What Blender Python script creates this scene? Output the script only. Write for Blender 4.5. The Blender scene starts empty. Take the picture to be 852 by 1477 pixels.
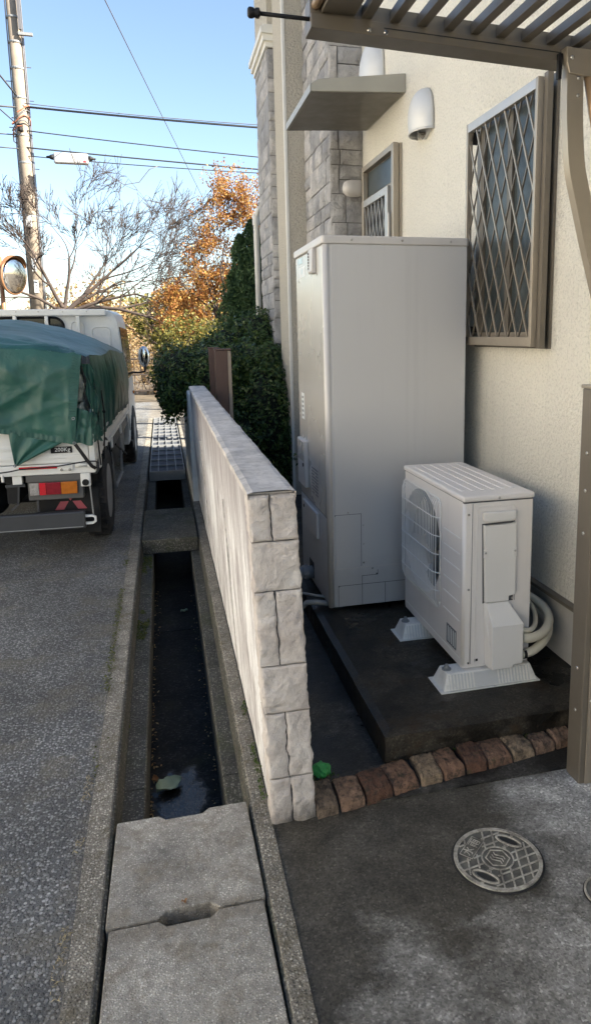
import bpy, bmesh, math, random
import numpy as np
from mathutils import Vector, Matrix, noise
random.seed(11)
S = bpy.context.scene
C = S.collection
R = math.radians

# ------------------------------------------------------------------ camera
cd = bpy.data.cameras.new('camera')
cam = bpy.data.objects.new('camera', cd); C.objects.link(cam); S.camera = cam
PIT, ROL, YAW = .1727, .0122, .2533
fwd = Vector((math.sin(YAW)*math.cos(PIT), math.cos(YAW)*math.cos(PIT), -math.sin(PIT)))
rgt = Vector((math.cos(YAW), -math.sin(YAW), 0)); dwn = fwd.cross(rgt)
r2 = rgt*math.cos(ROL) + dwn*math.sin(ROL); d2 = dwn*math.cos(ROL) - rgt*math.sin(ROL)
m = Matrix((r2, -d2, -fwd)).transposed().to_4x4(); m.translation = (0, 0, 1.5)
cam.matrix_world = m
cd.sensor_fit = 'VERTICAL'; cd.sensor_height = 24.0
cd.lens = 24.0*1028.6/1477.0
cd.shift_x = (426.0-504.7)/1477.0; cd.shift_y = (660.4-738.5)/1477.0
cd.clip_start = .05; cd.clip_end = 900

# ------------------------------------------------------------------ sky, sun, exposure
SUN_EL, SUN_AZ = R(36), R(120)            # azimuth clockwise from +y: behind and to the right of the camera
w = bpy.data.worlds.new('World'); S.world = w; w.use_nodes = True
nt = w.node_tree; bg = nt.nodes['Background']
sky = nt.nodes.new('ShaderNodeTexSky'); sky.sky_type = 'NISHITA'; sky.sun_disc = False
sky.sun_elevation = SUN_EL; sky.sun_rotation = SUN_AZ
sky.air_density = 1.0; sky.dust_density = .6; sky.ozone_density = 1.0
nt.links.new(sky.outputs[0], bg.inputs[0]); bg.inputs[1].default_value = .060
sl = bpy.data.lights.new('sun', 'SUN'); sl.energy = 5.0; sl.angle = R(.53); sl.color = (1, .91, .77)
so = bpy.data.objects.new('sun', sl); C.objects.link(so)
sd = Vector((math.sin(SUN_AZ)*math.cos(SUN_EL), math.cos(SUN_AZ)*math.cos(SUN_EL), math.sin(SUN_EL)))
so.rotation_euler = sd.to_track_quat('Z', 'Y').to_euler(); so.location = (8, -8, 12)
S.view_settings.view_transform = 'Standard'; S.view_settings.look = 'None'
S.view_settings.exposure = 2.32; S.view_settings.gamma = 1.0
S.view_settings.use_curve_mapping = False
S.cycles.use_denoising = True
S.cycles.max_bounces = 6; S.cycles.diffuse_bounces = 4; S.cycles.glossy_bounces = 3; S.cycles.transmission_bounces = 4
S.cycles.transparent_max_bounces = 8; S.cycles.caustics_reflective = False; S.cycles.caustics_refractive = False
S.cycles.sample_clamp_indirect = 6

# ------------------------------------------------------------------ mesh helpers
class MB:
    def __init__(s): s.v = []; s.f = []
    def add(s, vs, fs):
        b = len(s.v); s.v += [Vector(p) for p in vs]; s.f += [tuple(b+i for i in f) for f in fs]; return s
    def box(s, x0, x1, y0, y1, z0, z1):
        return s.add([(x0,y0,z0),(x1,y0,z0),(x1,y1,z0),(x0,y1,z0),(x0,y0,z1),(x1,y0,z1),(x1,y1,z1),(x0,y1,z1)],
                     [(3,2,1,0),(4,5,6,7),(0,1,5,4),(1,2,6,5),(2,3,7,6),(3,0,4,7)])
    def prism(s, pts, d):
        """polygon pts (3-D, planar) swept by vector d"""
        n = len(pts); d = Vector(d); pts = [Vector(p) for p in pts]
        return s.add(pts+[p+d for p in pts], [tuple(range(n))[::-1], tuple(range(n, 2*n))]+[(i,(i+1)%n,n+(i+1)%n,n+i) for i in range(n)])
    def tube(s, path, r, n=6, cap=True):
        path = [Vector(p) for p in path]; k = len(path)
        rr = r if isinstance(r, (list, tuple)) else [r]*k
        t0 = (path[1]-path[0]).normalized()
        a = t0.cross(Vector((0,0,1)) if abs(t0.z) < .9 else Vector((1,0,0))).normalized()
        vs = []; fs = []
        for i, p in enumerate(path):
            t = (path[min(i+1,k-1)]-path[max(i-1,0)]).normalized()
            a = (a-t*a.dot(t)).normalized(); b = t.cross(a)
            for j in range(n):
                q = 2*math.pi*j/n; vs.append(p+(a*math.cos(q)+b*math.sin(q))*rr[i])
        for i in range(k-1):
            for j in range(n):
                fs.append((i*n+j, i*n+(j+1)%n, (i+1)*n+(j+1)%n, (i+1)*n+j))
        if cap: fs += [tuple(range(n))[::-1], tuple(range((k-1)*n, k*n))]
        return s.add(vs, fs)
    def flat_tube(s, path, w, h, side):
        """rectangular section swept along path; side = constant sideways vector"""
        path = [Vector(p) for p in path]; k = len(path); side = Vector(side).normalized(); vs = []; fs = []
        for i, p in enumerate(path):
            t = (path[min(i+1,k-1)]-path[max(i-1,0)]).normalized(); u = t.cross(side).normalized()
            vs += [p-side*w/2-u*h/2, p+side*w/2-u*h/2, p+side*w/2+u*h/2, p-side*w/2+u*h/2]
        for i in range(k-1):
            for j in range(4): fs.append((i*4+j, i*4+(j+1)%4, (i+1)*4+(j+1)%4, (i+1)*4+j))
        fs += [(3,2,1,0), tuple(range((k-1)*4, k*4))]
        return s.add(vs, fs)
    def lathe(s, c, axis, prof, n=24):
        """prof: list of (radius, offset along axis)"""
        c = Vector(c); ax = Vector(axis).normalized()
        a = ax.cross(Vector((0,0,1)) if abs(ax.z) < .9 else Vector((1,0,0))).normalized(); b = ax.cross(a)
        vs = []; fs = []; k = len(prof)
        for r, o in prof:
            for j in range(n):
                q = 2*math.pi*j/n; vs.append(c+ax*o+(a*math.cos(q)+b*math.sin(q))*r)
        for i in range(k-1):
            for j in range(n): fs.append((i*n+j, i*n+(j+1)%n, (i+1)*n+(j+1)%n, (i+1)*n+j))
        fs += [tuple(range(n))[::-1], tuple(range((k-1)*n, k*n))]
        return s.add(vs, fs)
    def grid(s, fn, nu, nv):
        vs = [fn(i/nu, j/nv) for j in range(nv+1) for i in range(nu+1)]
        return s.add(vs, [(j*(nu+1)+i, j*(nu+1)+i+1, (j+1)*(nu+1)+i+1, (j+1)*(nu+1)+i) for j in range(nv) for i in range(nu)])
    def ellipsoid(s, c, r, n=14, k=8, jit=0):
        c = Vector(c); vs = []; fs = []
        for i in range(1, k):
            p = math.pi*i/k
            for j in range(n):
                q = 2*math.pi*j/n
                d = Vector((math.sin(p)*math.cos(q), math.sin(p)*math.sin(q), math.cos(p)))
                g = 1+(jit*noise.noise(d*2.3+c*3) if jit else 0)
                vs.append(c+Vector((d.x*r[0], d.y*r[1], d.z*r[2]))*g)
        a = len(vs); vs += [c+Vector((0,0,r[2])), c-Vector((0,0,r[2]))]
        for i in range(k-2):
            for j in range(n): fs.append((i*n+j, (i+1)*n+j, (i+1)*n+(j+1)%n, i*n+(j+1)%n))
        for j in range(n):
            fs.append((a, j, (j+1)%n)); fs.append((a+1, (k-2)*n+(j+1)%n, (k-2)*n+j))
        return s.add(vs, fs)
    def build(s, name, mat, parent=None, smooth=False, bevel=0, seg=2, angle=35):
        o_ = ORG.get(parent.name, Vector()) if parent else Vector()
        me = bpy.data.meshes.new(name)
        me.from_pydata([tuple(p-o_) for p in s.v], [], s.f); me.update()
        bm = bmesh.new(); bm.from_mesh(me); bmesh.ops.recalc_face_normals(bm, faces=bm.faces); bm.to_mesh(me); bm.free()
        return link(name, me, mat, parent, smooth, bevel, seg, angle)

ORG = {}
def link(name, me, mat, parent=None, smooth=False, bevel=0, seg=2, angle=35):
    if mat is not None and not me.materials: me.materials.append(mat)
    o = bpy.data.objects.new(name, me); C.objects.link(o)
    if parent: o.parent = parent
    ORG[o.name] = ORG.get(parent.name, Vector()) if parent else Vector()
    if smooth:
        for p in me.polygons: p.use_smooth = True
    if bevel:
        b = o.modifiers.new('bevel', 'BEVEL'); b.width = bevel; b.segments = seg; b.limit_method = 'ANGLE'; b.angle_limit = R(angle)
        b.harden_normals = False
        for p in me.polygons: p.use_smooth = False
    return o
def thing(name, label, cat, loc=(0,0,0), group=None):
    o = bpy.data.objects.new(name, None); C.objects.link(o); o.location = loc; o.empty_display_size = .1
    ORG[o.name] = Vector(loc); return tag(o, label, cat, group)
def tag(o, label, cat, group=None, kind=None):
    o['label'] = label; o['category'] = cat
    if group: o['group'] = group
    if kind: o['kind'] = kind
    return o
def struct(o, kind='structure', label=None):
    o['kind'] = kind
    if label: o['label'] = label
    return o
def box(name, mat, parent, *a, bevel=0, **k): return MB().box(*a).build(name, mat, parent, bevel=bevel, **k)
def piece(name, me, loc, parent, rot=None, mat=None):
    """a copy that shares mesh data; loc in world space"""
    o = bpy.data.objects.new(name, me); C.objects.link(o); o.parent = parent
    o.location = Vector(loc)-(ORG.get(parent.name, Vector()) if parent else Vector())
    if rot: o.rotation_euler = rot
    ORG[o.name] = ORG.get(parent.name, Vector()) if parent else Vector()
    return o
def fbm(p, sc, oct_=4):
    p = Vector(p)*sc; a = 1; t = 0
    for _ in range(oct_): t += a*noise.noise(p); p = p*2.03; a *= .5
    return t
def text(name, s, size, mat, parent, loc, xdir, ydir, extrude=.0006):
    cu = bpy.data.curves.new(name, 'FONT'); cu.body = s; cu.size = size; cu.extrude = extrude; cu.align_x = 'CENTER'; cu.align_y = 'CENTER'
    cu.resolution_u = 2
    t = bpy.data.objects.new(name, cu); C.objects.link(t); bpy.context.view_layer.update()
    me = bpy.data.meshes.new_from_object(t.evaluated_get(bpy.context.evaluated_depsgraph_get()))
    bpy.data.objects.remove(t); bpy.data.curves.remove(cu)
    x = Vector(xdir).normalized(); y = Vector(ydir).normalized(); z = x.cross(y)
    M_ = Matrix((x, y, z)).transposed().to_4x4(); M_.translation = Vector(loc)-(ORG.get(parent.name, Vector()))
    me.transform(M_); me.materials.clear()
    return link(name, me, mat, parent)

# ------------------------------------------------------------------ material helpers
class Mt:
    def __init__(s, name, rough=.6, metal=0, spec=.5):
        s.m = bpy.data.materials.new(name); s.m.use_nodes = True; s.t = s.m.node_tree
        s.b = s.t.nodes['Principled BSDF']; s.b.inputs['Roughness'].default_value = rough
        s.b.inputs['Metallic'].default_value = metal; s.b.inputs['Specular IOR Level'].default_value = spec
        s.tc = s.t.nodes.new('ShaderNodeTexCoord'); s.co = s.tc.outputs['Object']
    def n(s, ty, **k):
        q = s.t.nodes.new(ty)
        for a, b in k.items(): setattr(q, a, b)
        return q
    def l(s, a, b): s.t.links.new(a, b)
    def mapv(s, sc, rot=(0,0,0)):
        q = s.n('ShaderNodeMapping'); q.inputs['Scale'].default_value = sc; q.inputs['Rotation'].default_value = rot; s.l(s.co, q.inputs[0]); return q.outputs[0]
    def noise(s, sc, det=5, rough=.55, vec=None, dist=0):
        q = s.n('ShaderNodeTexNoise'); q.inputs['Scale'].default_value = sc; q.inputs['Detail'].default_value = det
        q.inputs['Roughness'].default_value = rough; q.inputs['Distortion'].default_value = dist
        s.l(vec or s.co, q.inputs['Vector']); return q.outputs['Fac']
    def voro(s, sc, out='Distance', feat='F1', vec=None, rnd=1):
        q = s.n('ShaderNodeTexVoronoi', feature=feat); q.inputs['Scale'].default_value = sc; q.inputs['Randomness'].default_value = rnd
        s.l(vec or s.co, q.inputs['Vector']); return q.outputs[out]
    def ramp(s, f, stops, interp='LINEAR'):
        q = s.n('ShaderNodeValToRGB'); e = q.color_ramp.elements; q.color_ramp.interpolation = interp
        while len(e) > 1: e.remove(e[-1])
        for i, (p, c) in enumerate(stops):
            if not isinstance(c, (tuple, list)): c = (c, c, c)
            el = e[0] if i == 0 else e.new(p)
            el.position = p; el.color = (*c, 1)
        s.l(f, q.inputs[0]); return q.outputs[0]
    def mix(s, f, a, b, mode='MIX'):
        q = s.n('ShaderNodeMix', data_type='RGBA', blend_type=mode)
        for i, x in ((0, f), (6, a), (7, b)):
            if hasattr(x, 'links') or hasattr(x, 'is_linked'): s.l(x, q.inputs[i])
            elif isinstance(x, (tuple, list)): q.inputs[i].default_value = (*x, 1)
            else: q.inputs[i].default_value = x
        return q.outputs[2]
    def math(s, op, a, b=0, clamp=False):
        q = s.n('ShaderNodeMath', operation=op, use_clamp=clamp)
        for i, x in ((0, a), (1, b)):
            if hasattr(x, 'is_linked'): s.l(x, q.inputs[i])
            else: q.inputs[i].default_value = x
        return q.outputs[0]
    def sep(s, vec=None):
        q = s.n('ShaderNodeSeparateXYZ'); s.l(vec or s.co, q.inputs[0]); return q.outputs
    def bump(s, h, st=.5, d=.01):
        q = s.n('ShaderNodeBump'); q.inputs['Strength'].default_value = st; q.inputs['Distance'].default_value = d
        s.l(h, q.inputs['Height'])
        if s.b.inputs['Normal'].is_linked: s.l(s.b.inputs['Normal'].links[0].from_socket, q.inputs['Normal'])
        s.l(q.outputs[0], s.b.inputs['Normal']); return s
    def col(s, c):
        if isinstance(c, (tuple, list)): s.b.inputs['Base Color'].default_value = (*c, 1)
        else: s.l(c, s.b.inputs['Base Color'])
        return s
    def rough(s, r):
        s.l(r, s.b.inputs['Roughness']); return s
def simple(name, c, rough=.5, metal=0, var=.12, sc=6, bump=0, bsc=80, spec=.5, dirt=0):
    t = Mt(name, rough, metal, spec)
    f = t.noise(sc, 6, .6)
    c1 = tuple(max(0, x*(1-var)) for x in c); c2 = tuple(min(1, x*(1+var)) for x in c)
    k = t.ramp(f, [(.3, c1), (.7, c2)])
    if dirt:
        g = t.ramp(t.noise(sc*3.1, 8, .7), [(.5, 0.), (.72, 1.)])
        k = t.mix(t.math('MULTIPLY', g, dirt), k, tuple(x*.35+.02 for x in c))
    t.col(k)
    t.rough(t.ramp(t.noise(sc*2.3, 4), [(.3, max(.02, rough-.08)), (.7, min(1, rough+.08))]))
    if bump: t.bump(t.noise(bsc, 3), bump, .004)
    return t.m

def aggregate(name, base, light, dark, sc, warm=None, bump=.6, rough=.85, big=1.5, moss=0, dots=.30, sand=False):
    """concrete or asphalt with visible stones"""
    t = Mt(name, rough)
    cellc = t.voro(sc, 'Color'); d = t.voro(sc, 'Distance')
    sv = t.n('ShaderNodeSeparateColor'); t.l(cellc, sv.inputs[0])
    stone = t.ramp(sv.outputs[0], [(0, dark), (.45, base), (.8, light), (1, tuple(min(1, x*1.35) for x in light))])
    edge = t.ramp(d, [(dots, 1.), (dots+.25, 0.)])
    fine = t.noise(sc*3, 3)
    mortar = t.ramp(fine, [(.3, tuple(x*.75 for x in dark)), (.7, base)])
    k = t.mix(edge, mortar, stone)
    bigf = t.ramp(t.noise(big, 6, .65), [(.32, .55), (.68, 1.15)])
    k = t.mix(1., k, bigf, 'MULTIPLY')
    if warm:
        wf = t.ramp(t.noise(big*2.2, 8, .72), [(.50, 0.), (.66, .7)])
        k = t.mix(wf, k, warm)
    if sand:   # grit and sand gathered against the kerb, and a worn lane
        x_ = t.sep()[0]
        e_ = t.math('ADD', t.math('MULTIPLY', t.math('ADD', x_, .36), 9.), t.math('MULTIPLY', t.math('ADD', t.noise(6, 8, .7), -.5), 2.4))
        k = t.mix(t.ramp(e_, [(.1, 0.), (.9, .45)]), k, (.19,.16,.115))
        wr = t.noise(1, 5, .6, t.mapv((2.4, .35, 1)))
        k = t.mix(1., k, t.ramp(wr, [(.35, .78), (.65, 1.15)]), 'MULTIPLY')
    if moss:
        mf = t.ramp(t.noise(3.5, 8, .75), [(.52, 0.), (.66, moss)])
        k = t.mix(mf, k, (.045, .055, .015))
    t.col(k)
    t.bump(edge, bump, .006); t.bump(fine, .3, .002)
    return t.m

MAT = {}
MAT['asphalt'] = aggregate('asphalt', (.165,.17,.172), (.31,.315,.315), (.06,.062,.065), 108, warm=(.15,.135,.105), bump=.8, rough=.85, dots=.36, sand=True)
MAT['kerb'] = aggregate('kerb_concrete', (.34,.315,.265), (.52,.49,.42), (.115,.10,.078), 130, warm=(.11,.088,.05), bump=.7, big=6, dots=.26)
MAT['slab'] = aggregate('slab_concrete', (.50,.475,.425), (.61,.585,.53), (.27,.25,.215), 175, warm=(.20,.17,.125), bump=.6, big=4.5, dots=.24)
def slab_stains(m_):
    nt_ = m_.node_tree; b_ = nt_.nodes['Principled BSDF']; src = b_.inputs['Base Color'].links[0].from_socket
    t = Mt.__new__(Mt); t.m = m_; t.t = nt_; t.b = b_; t.tc = nt_.nodes['Texture Coordinate']; t.co = t.tc.outputs['Object']
    s_ = t.sep(); n_ = t.math('MULTIPLY', t.math('ADD', t.noise(13, 8, .72), -.5), .55)
    j = t.math('ADD', t.math('ABSOLUTE', t.math('ADD', s_[1], -1.675)), t.math('MULTIPLY', t.math('ADD', t.noise(9, 7, .7), -.5), -.34))
    k = t.mix(t.ramp(j, [(.005, .62), (.06, 0.)]), src, (.17,.145,.11))
    r_ = t.math('ADD', t.math('ADD', s_[0], -.06), t.math('ADD', n_, t.math('MULTIPLY', s_[1], -.03)))
    k = t.mix(t.ramp(r_, [(.10, 0.), (.17, .55)]), k, (.16,.135,.10))
    k = t.mix(t.ramp(t.noise(6.5, 8, .75, dist=.7), [(.55, 0.), (.66, .6)]), k, (.17,.145,.11))
    k = t.mix(1., k, t.ramp(t.noise(42, 5, .7), [(.3, .72), (.7, 1.22)]), 'MULTIPLY')
    t.col(k)
slab_stains(MAT['slab'])
MAT['channel'] = aggregate('channel_concrete', (.12,.112,.092), (.25,.235,.19), (.035,.033,.027), 120, warm=(.05,.05,.03), bump=.4, big=5, moss=.6)
def wet(name, dry, damp, sc, thr, agg=160, stain=None, wet_rough=.25, dry_rough=.85, puddle=0, spec=.3):
    t = Mt(name, .6, spec=spec)
    f = t.noise(sc, 9, .68, dist=.3); m_ = t.ramp(f, [(thr-.07, 1.), (thr+.09, 0.)])
    sp = t.voro(agg, 'Color'); sv = t.n('ShaderNodeSeparateColor'); t.l(sp, sv.inputs[0])
    g = t.ramp(sv.outputs[0], [(0, .6), (.6, 1.), (.93, 1.25), (1, 1.9)])
    k = t.mix(m_, dry, damp)
    k = t.mix(1., k, t.ramp(t.noise(sc*6, 8, .7), [(.3, .6), (.7, 1.35)]), 'MULTIPLY')
    k = t.mix(1., k, g, 'MULTIPLY')
    if stain:
        k = t.mix(t.ramp(t.noise(sc*1.9+2, 7, .7), [(.54, 0.), (.66, .8)]), k, stain)
    t.col(k)
    r_ = t.mix(m_, (dry_rough,)*3, (wet_rough,)*3)
    if puddle:
        pz = t.ramp(t.noise(sc*1.3+.7, 4, .5), [(.60, 0.), (.64, 1.)])
        r_ = t.mix(t.math('MULTIPLY', pz, puddle), r_, (.04,)*3)
    t.rough(r_)
    t.bump(t.noise(agg, 3), .35, .003); t.bump(t.noise(sc*5, 5), .25, .01)
    return t.m
def driveway():
    t = Mt('driveway_concrete', .7, spec=.3)
    s_ = t.sep(); big = t.noise(1.9, 9, .66, dist=.4)
    # damp reaches out from the wall foot and the brick row: a stain with its own edge
    g = t.math('ADD', t.math('MULTIPLY', s_[0], -.42), t.math('MULTIPLY', s_[1], .42))
    f = t.math('ADD', t.math('ADD', g, -.33), t.math('MULTIPLY', big, 1.1))
    dampm = t.ramp(f, [(.36, 0.), (.62, 1.)])
    sv = t.n('ShaderNodeSeparateColor'); t.l(t.voro(170, 'Color'), sv.inputs[0])
    dry = t.ramp(t.noise(5, 9, .72), [(.3, (.19,.184,.172)), (.5, (.33,.323,.305)), (.64, (.58,.57,.54))])
    wetc = t.ramp(t.noise(7, 8, .7), [(.3, (.032,.029,.023)), (.7, (.095,.088,.073))])
    k = t.mix(dampm, dry, wetc)
    k = t.mix(t.ramp(t.noise(3.3, 9, .75, dist=.5), [(.56, 0.), (.68, .75)]), k, (.05,.046,.036))
    k = t.mix(1., k, t.ramp(sv.outputs[0], [(0, .62), (.5, 1.), (.9, 1.22), (1, 1.8)]), 'MULTIPLY')
    scr = t.ramp(t.noise(1, 3, .6, t.mapv((2.2, 60, 1), (0,0,-.12))), [(.70, 0.), (.76, .55)])
    k = t.mix(t.math('MULTIPLY', scr, t.ramp(t.noise(1.6, 2), [(.55, 0.), (.6, 1.)])), k, (.42,.41,.39))
    t.col(k); t.rough(t.mix(dampm, (.85,)*3, (.45,)*3))
    t.bump(t.noise(170, 3), .5, .004); t.bump(t.noise(12, 6), .25, .01)
    return t.m
MAT['driveway'] = driveway()
MAT['pad'] = wet('pad_concrete', (.060,.052,.040), (.014,.0125,.010), 2.6, .50, stain=(.04,.026,.014), wet_rough=.36, dry_rough=.7, puddle=.5, spec=.22)
MAT['alley'] = wet('alley_concrete', (.070,.067,.061), (.020,.0195,.018), 3.4, .52, wet_rough=.36, dry_rough=.7, puddle=.4, spec=.25)
def floor_mat():
    t = Mt('channel_floor', .6, spec=.12)
    s_ = t.sep(); n_ = t.noise(11, 7, .65)
    k = t.ramp(t.noise(4, 8, .7), [(.35, (.008,.008,.008)), (.6, (.020,.0195,.018)), (.75, (.040,.037,.030))])
    sv = t.n('ShaderNodeSeparateColor'); t.l(t.voro(130, 'Color'), sv.inputs[0])
    k = t.mix(1., k, t.ramp(sv.outputs[0], [(0, .6), (.85, 1.2), (1, 3.)]), 'MULTIPLY')
    k = t.mix(t.ramp(t.noise(2.3, 6, .7), [(.56, 0.), (.68, .7)]), k, (.030,.032,.014))
    # standing film of water just behind the cover slab
    dx = t.math('MULTIPLY', t.math('ADD', s_[0], .03), 7.); dy = t.math('MULTIPLY', t.math('ADD', s_[1], -2.66), 2.6)
    d = t.math('SQRT', t.math('ADD', t.math('MULTIPLY', dx, dx), t.math('MULTIPLY', dy, dy)))
    m_ = t.ramp(t.math('ADD', d, t.math('MULTIPLY', t.math('ADD', n_, -.5), 1.6)), [(.55, 1.), (.85, 0.)])
    t.col(k); t.rough(t.mix(m_, (.65,)*3, (.14,)*3))
    q = t.n('ShaderNodeMix'); t.l(m_, q.inputs[0]); q.inputs[2].default_value = .12; q.inputs[3].default_value = .45; t.l(q.outputs[0], t.b.inputs['Specular IOR Level'])
    t.bump(t.noise(90, 4), .5, .004); t.bump(t.noise(14, 4), .3, .01)
    return t.m
MAT['channel_floor'] = floor_mat()
MAT['soil'] = simple('soil', (.09,.07,.045), .95, var=.4, sc=3, bump=.6, bsc=30)

def lime_wall():
    t = Mt('lime_streaked_wall', .85)
    st = t.noise(1, 8, .7, t.mapv((5, 5.0, 1.3)))
    st2 = t.noise(1, 6, .7, t.mapv((24, 18, 4.0)))
    k = t.ramp(st, [(.32, (.32,.285,.29)), (.43, (.66,.64,.63)), (.56, (.86,.855,.845))])
    k = t.mix(t.ramp(st2, [(.47, 0.), (.64, .75)]), k, (.30,.262,.265))
    k = t.mix(t.ramp(t.noise(2.4, 7, .7), [(.55, 0.), (.70, .7)]), k, (.34,.30,.30))
    # run-off grime that starts under the coping and breaks up downwards
    z = t.sep()[2]; run = t.math('ADD', t.math('MULTIPLY', z, 1.15), t.math('MULTIPLY', t.noise(1, 6, .65, t.mapv((14, 14, .35))), .75))
    k = t.mix(t.ramp(run, [(1.02, 0.), (1.0, 0.), (.0, 0.)]) if False else t.ramp(t.math('ADD', run, -.55), [(.62, 0.), (.98, .75)]), k, (.27,.235,.235))
    k = t.mix(t.ramp(t.noise(120, 4, .7), [(.5, 0.), (.68, .30)]), k, (.28,.25,.245))
    t.col(k); t.bump(t.noise(60, 5, .65), .6, .006); t.bump(st2, .15, .004)
    return t.m
MAT['lime'] = lime_wall()
MAT['coping'] = simple('coping_mortar', (.58,.545,.51), .9, spec=.2, var=.28, sc=9, bump=.6, bsc=45, dirt=.6)
def blockmat():
    t = Mt('split_face_block', .9)
    k = t.ramp(t.noise(11, 9, .7), [(.28, (.42,.365,.335)), (.5, (.62,.565,.52)), (.72, (.74,.70,.655))])
    k = t.mix(t.ramp(t.noise(3.1, 5, .6), [(.58, 0.), (.7, .5)]), k, (.54,.40,.26))
    k = t.mix(t.ramp(t.noise(30, 9, .78), [(.55, 0.), (.70, .5)]), k, (.27,.235,.22))
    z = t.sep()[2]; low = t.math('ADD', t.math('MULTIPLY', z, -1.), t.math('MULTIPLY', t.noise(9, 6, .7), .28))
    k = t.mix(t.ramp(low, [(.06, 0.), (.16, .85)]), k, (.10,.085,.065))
    t.col(k); t.bump(t.noise(24, 9, .75, dist=.4), .8, .013); t.bump(t.noise(150, 4), .45, .003)
    return t.m
MAT['block'] = blockmat()
def stucco(name, c):
    t = Mt(name, .92, spec=.25)
    k = t.mix(t.ramp(t.noise(1.4, 6, .6), [(.35, 0.), (.7, .5)]), c, tuple(x*.85 for x in c))
    k = t.mix(t.ramp(t.noise(85, 4), [(.5, 0.), (.66, .42)]), k, tuple(x*.58 for x in c))  # darker flecks paint shade in the rough hollows, partly real dirt
    k = t.mix(t.ramp(t.noise(1, 6, .7, t.mapv((9, 9, .5))), [(.58, 0.), (.75, .25)]), k, tuple(x*.6 for x in c))
    t.col(k); t.bump(t.noise(58, 5, .62), 1., .022); t.bump(t.noise(170, 2), .5, .005)
    return t.m
MAT['stucco'] = stucco('cream_stucco', (.83,.795,.70))
MAT['stucco_tan'] = stucco('tan_stucco', (.56,.51,.42))
MAT['found'] = simple('foundation_render', (.42,.41,.39), .9, var=.15, sc=5, bump=.4, bsc=90)
def cladding(name, cs, sc=6):
    t = Mt(name, .88)
    ob = t.n('ShaderNodeObjectInfo')
    k = t.ramp(t.noise(sc, 7, .65), [(.3, cs[0]), (.55, cs[1]), (.75, cs[2])])
    k = t.mix(1., k, t.ramp(ob.outputs['Random'], [(0, (.70,.70,.71)), (.5, (.95,.94,.93)), (1, (1.15,1.11,1.06))]), 'MULTIPLY')
    k = t.mix(t.ramp(t.noise(17, 9, .78, dist=.6), [(.50, 0.), (.66, .55)]), k, tuple(x*.9 for x in cs[0]))
    t.col(k); t.bump(t.noise(13, 9, .72, dist=.5), 1., .045); t.bump(t.noise(70, 5), .5, .008)
    return t.m
MAT['stone'] = cladding('stone_cladding', ((.30,.297,.297),(.50,.49,.485),(.64,.63,.615)))
MAT['mortar'] = simple('stone_joint', (.12,.112,.105), .95, var=.2, sc=20)
def brickm():
    t = Mt('edging_brick', .92); ob = t.n('ShaderNodeObjectInfo')
    tint = t.ramp(ob.outputs['Random'], [(0, (.12,.058,.036)), (.2, (.22,.125,.080)), (.4, (.28,.205,.135)), (.58, (.14,.076,.050)), (.76, (.24,.150,.100)), (.9, (.19,.14,.10))], 'CONSTANT')
    k = t.mix(1., tint, t.ramp(t.noise(26, 8, .7), [(.3, .45), (.55, 1.), (.75, 1.5)]), 'MULTIPLY')
    k = t.mix(t.ramp(t.noise(38, 9, .75), [(.48, 0.), (.62, .85)]), k, (.035,.030,.024))
    k = t.mix(t.ramp(t.noise(17, 6, .7), [(.60, 0.), (.70, .6)]), k, (.05,.055,.02))
    t.col(k); t.bump(t.noise(45, 8, .7), 1., .012); return t.m
MAT['brick'] = brickm()
def paint(name, c, rough, grime):
    t = Mt(name, rough)
    k = t.mix(t.ramp(t.noise(1.5, 4), [(.3, 0.), (.7, .35)]), c, tuple(x*.93 for x in c))
    st = t.ramp(t.noise(1, 7, .7, t.mapv((16, 16, .5))), [(.55, 0.), (.72, .30)])
    k = t.mix(st, k, tuple(x*.80 for x in c))
    z = t.sep()[2]; low = t.math('ADD', t.math('MULTIPLY', z, -1.), t.math('MULTIPLY', t.noise(14, 7, .75), .30))
    k = t.mix(t.ramp(t.math('ADD', low, 1.), [(.86, 0.), (1.12, grime)]), k, tuple(x*.5 for x in c))
    t.col(k); t.rough(t.ramp(t.noise(9, 6, .7), [(.3, rough-.06), (.7, rough+.10)]))
    t.bump(t.noise(2.2, 2), .10, .02); t.bump(t.noise(240, 2), .04, .001)
    return t.m
MAT['tank'] = paint('tank_paint', (.52,.51,.50), .38, .25)
MAT['tankf'] = simple('tank_front_steel', (.60,.575,.53), .27, metal=.35, var=.01, sc=.5)
MAT['tanktrim'] = paint('tank_trim', (.55,.525,.50), .35, .2)
MAT['ac'] = paint('unit_paint', (.74,.70,.665), .38, .12)
MAT['acp'] = simple('unit_plastic', (.73,.70,.66), .45, var=.03, sc=3)
MAT['wirew'] = simple('white_wire', (.78,.77,.74), .4, var=.03)
MAT['plasticfoot'] = simple('foot_plastic', (.74,.72,.67), .5, var=.08, sc=9, dirt=.35)
MAT['fin'] = simple('fin_aluminium', (.34,.36,.37), .5, metal=.3, var=.2, sc=30)
MAT['fan'] = simple('fan_plastic', (.22,.235,.24), .45)
MAT['dark'] = simple('dark_gap', (.02,.02,.02), .8)
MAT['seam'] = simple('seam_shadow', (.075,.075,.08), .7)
MAT['screw'] = simple('screw_steel', (.45,.44,.42), .3, metal=1)
MAT['sticker'] = simple('sticker_white', (.66,.68,.68), .4, var=.04)
MAT['stickerblue'] = simple('sticker_pale_blue', (.50,.62,.66), .4, var=.08, sc=30)
MAT['print'] = simple('print_grey', (.13,.14,.15), .5)
MAT['bronze'] = simple('bronze_aluminium', (.155,.135,.108), .42, metal=.3, var=.06, sc=5)
MAT['champ'] = simple('champagne_aluminium', (.34,.295,.235), .38, metal=.45, var=.06, sc=5)
MAT['champlight'] = simple('pale_aluminium', (.46,.44,.41), .35, metal=.5, var=.05)
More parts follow.
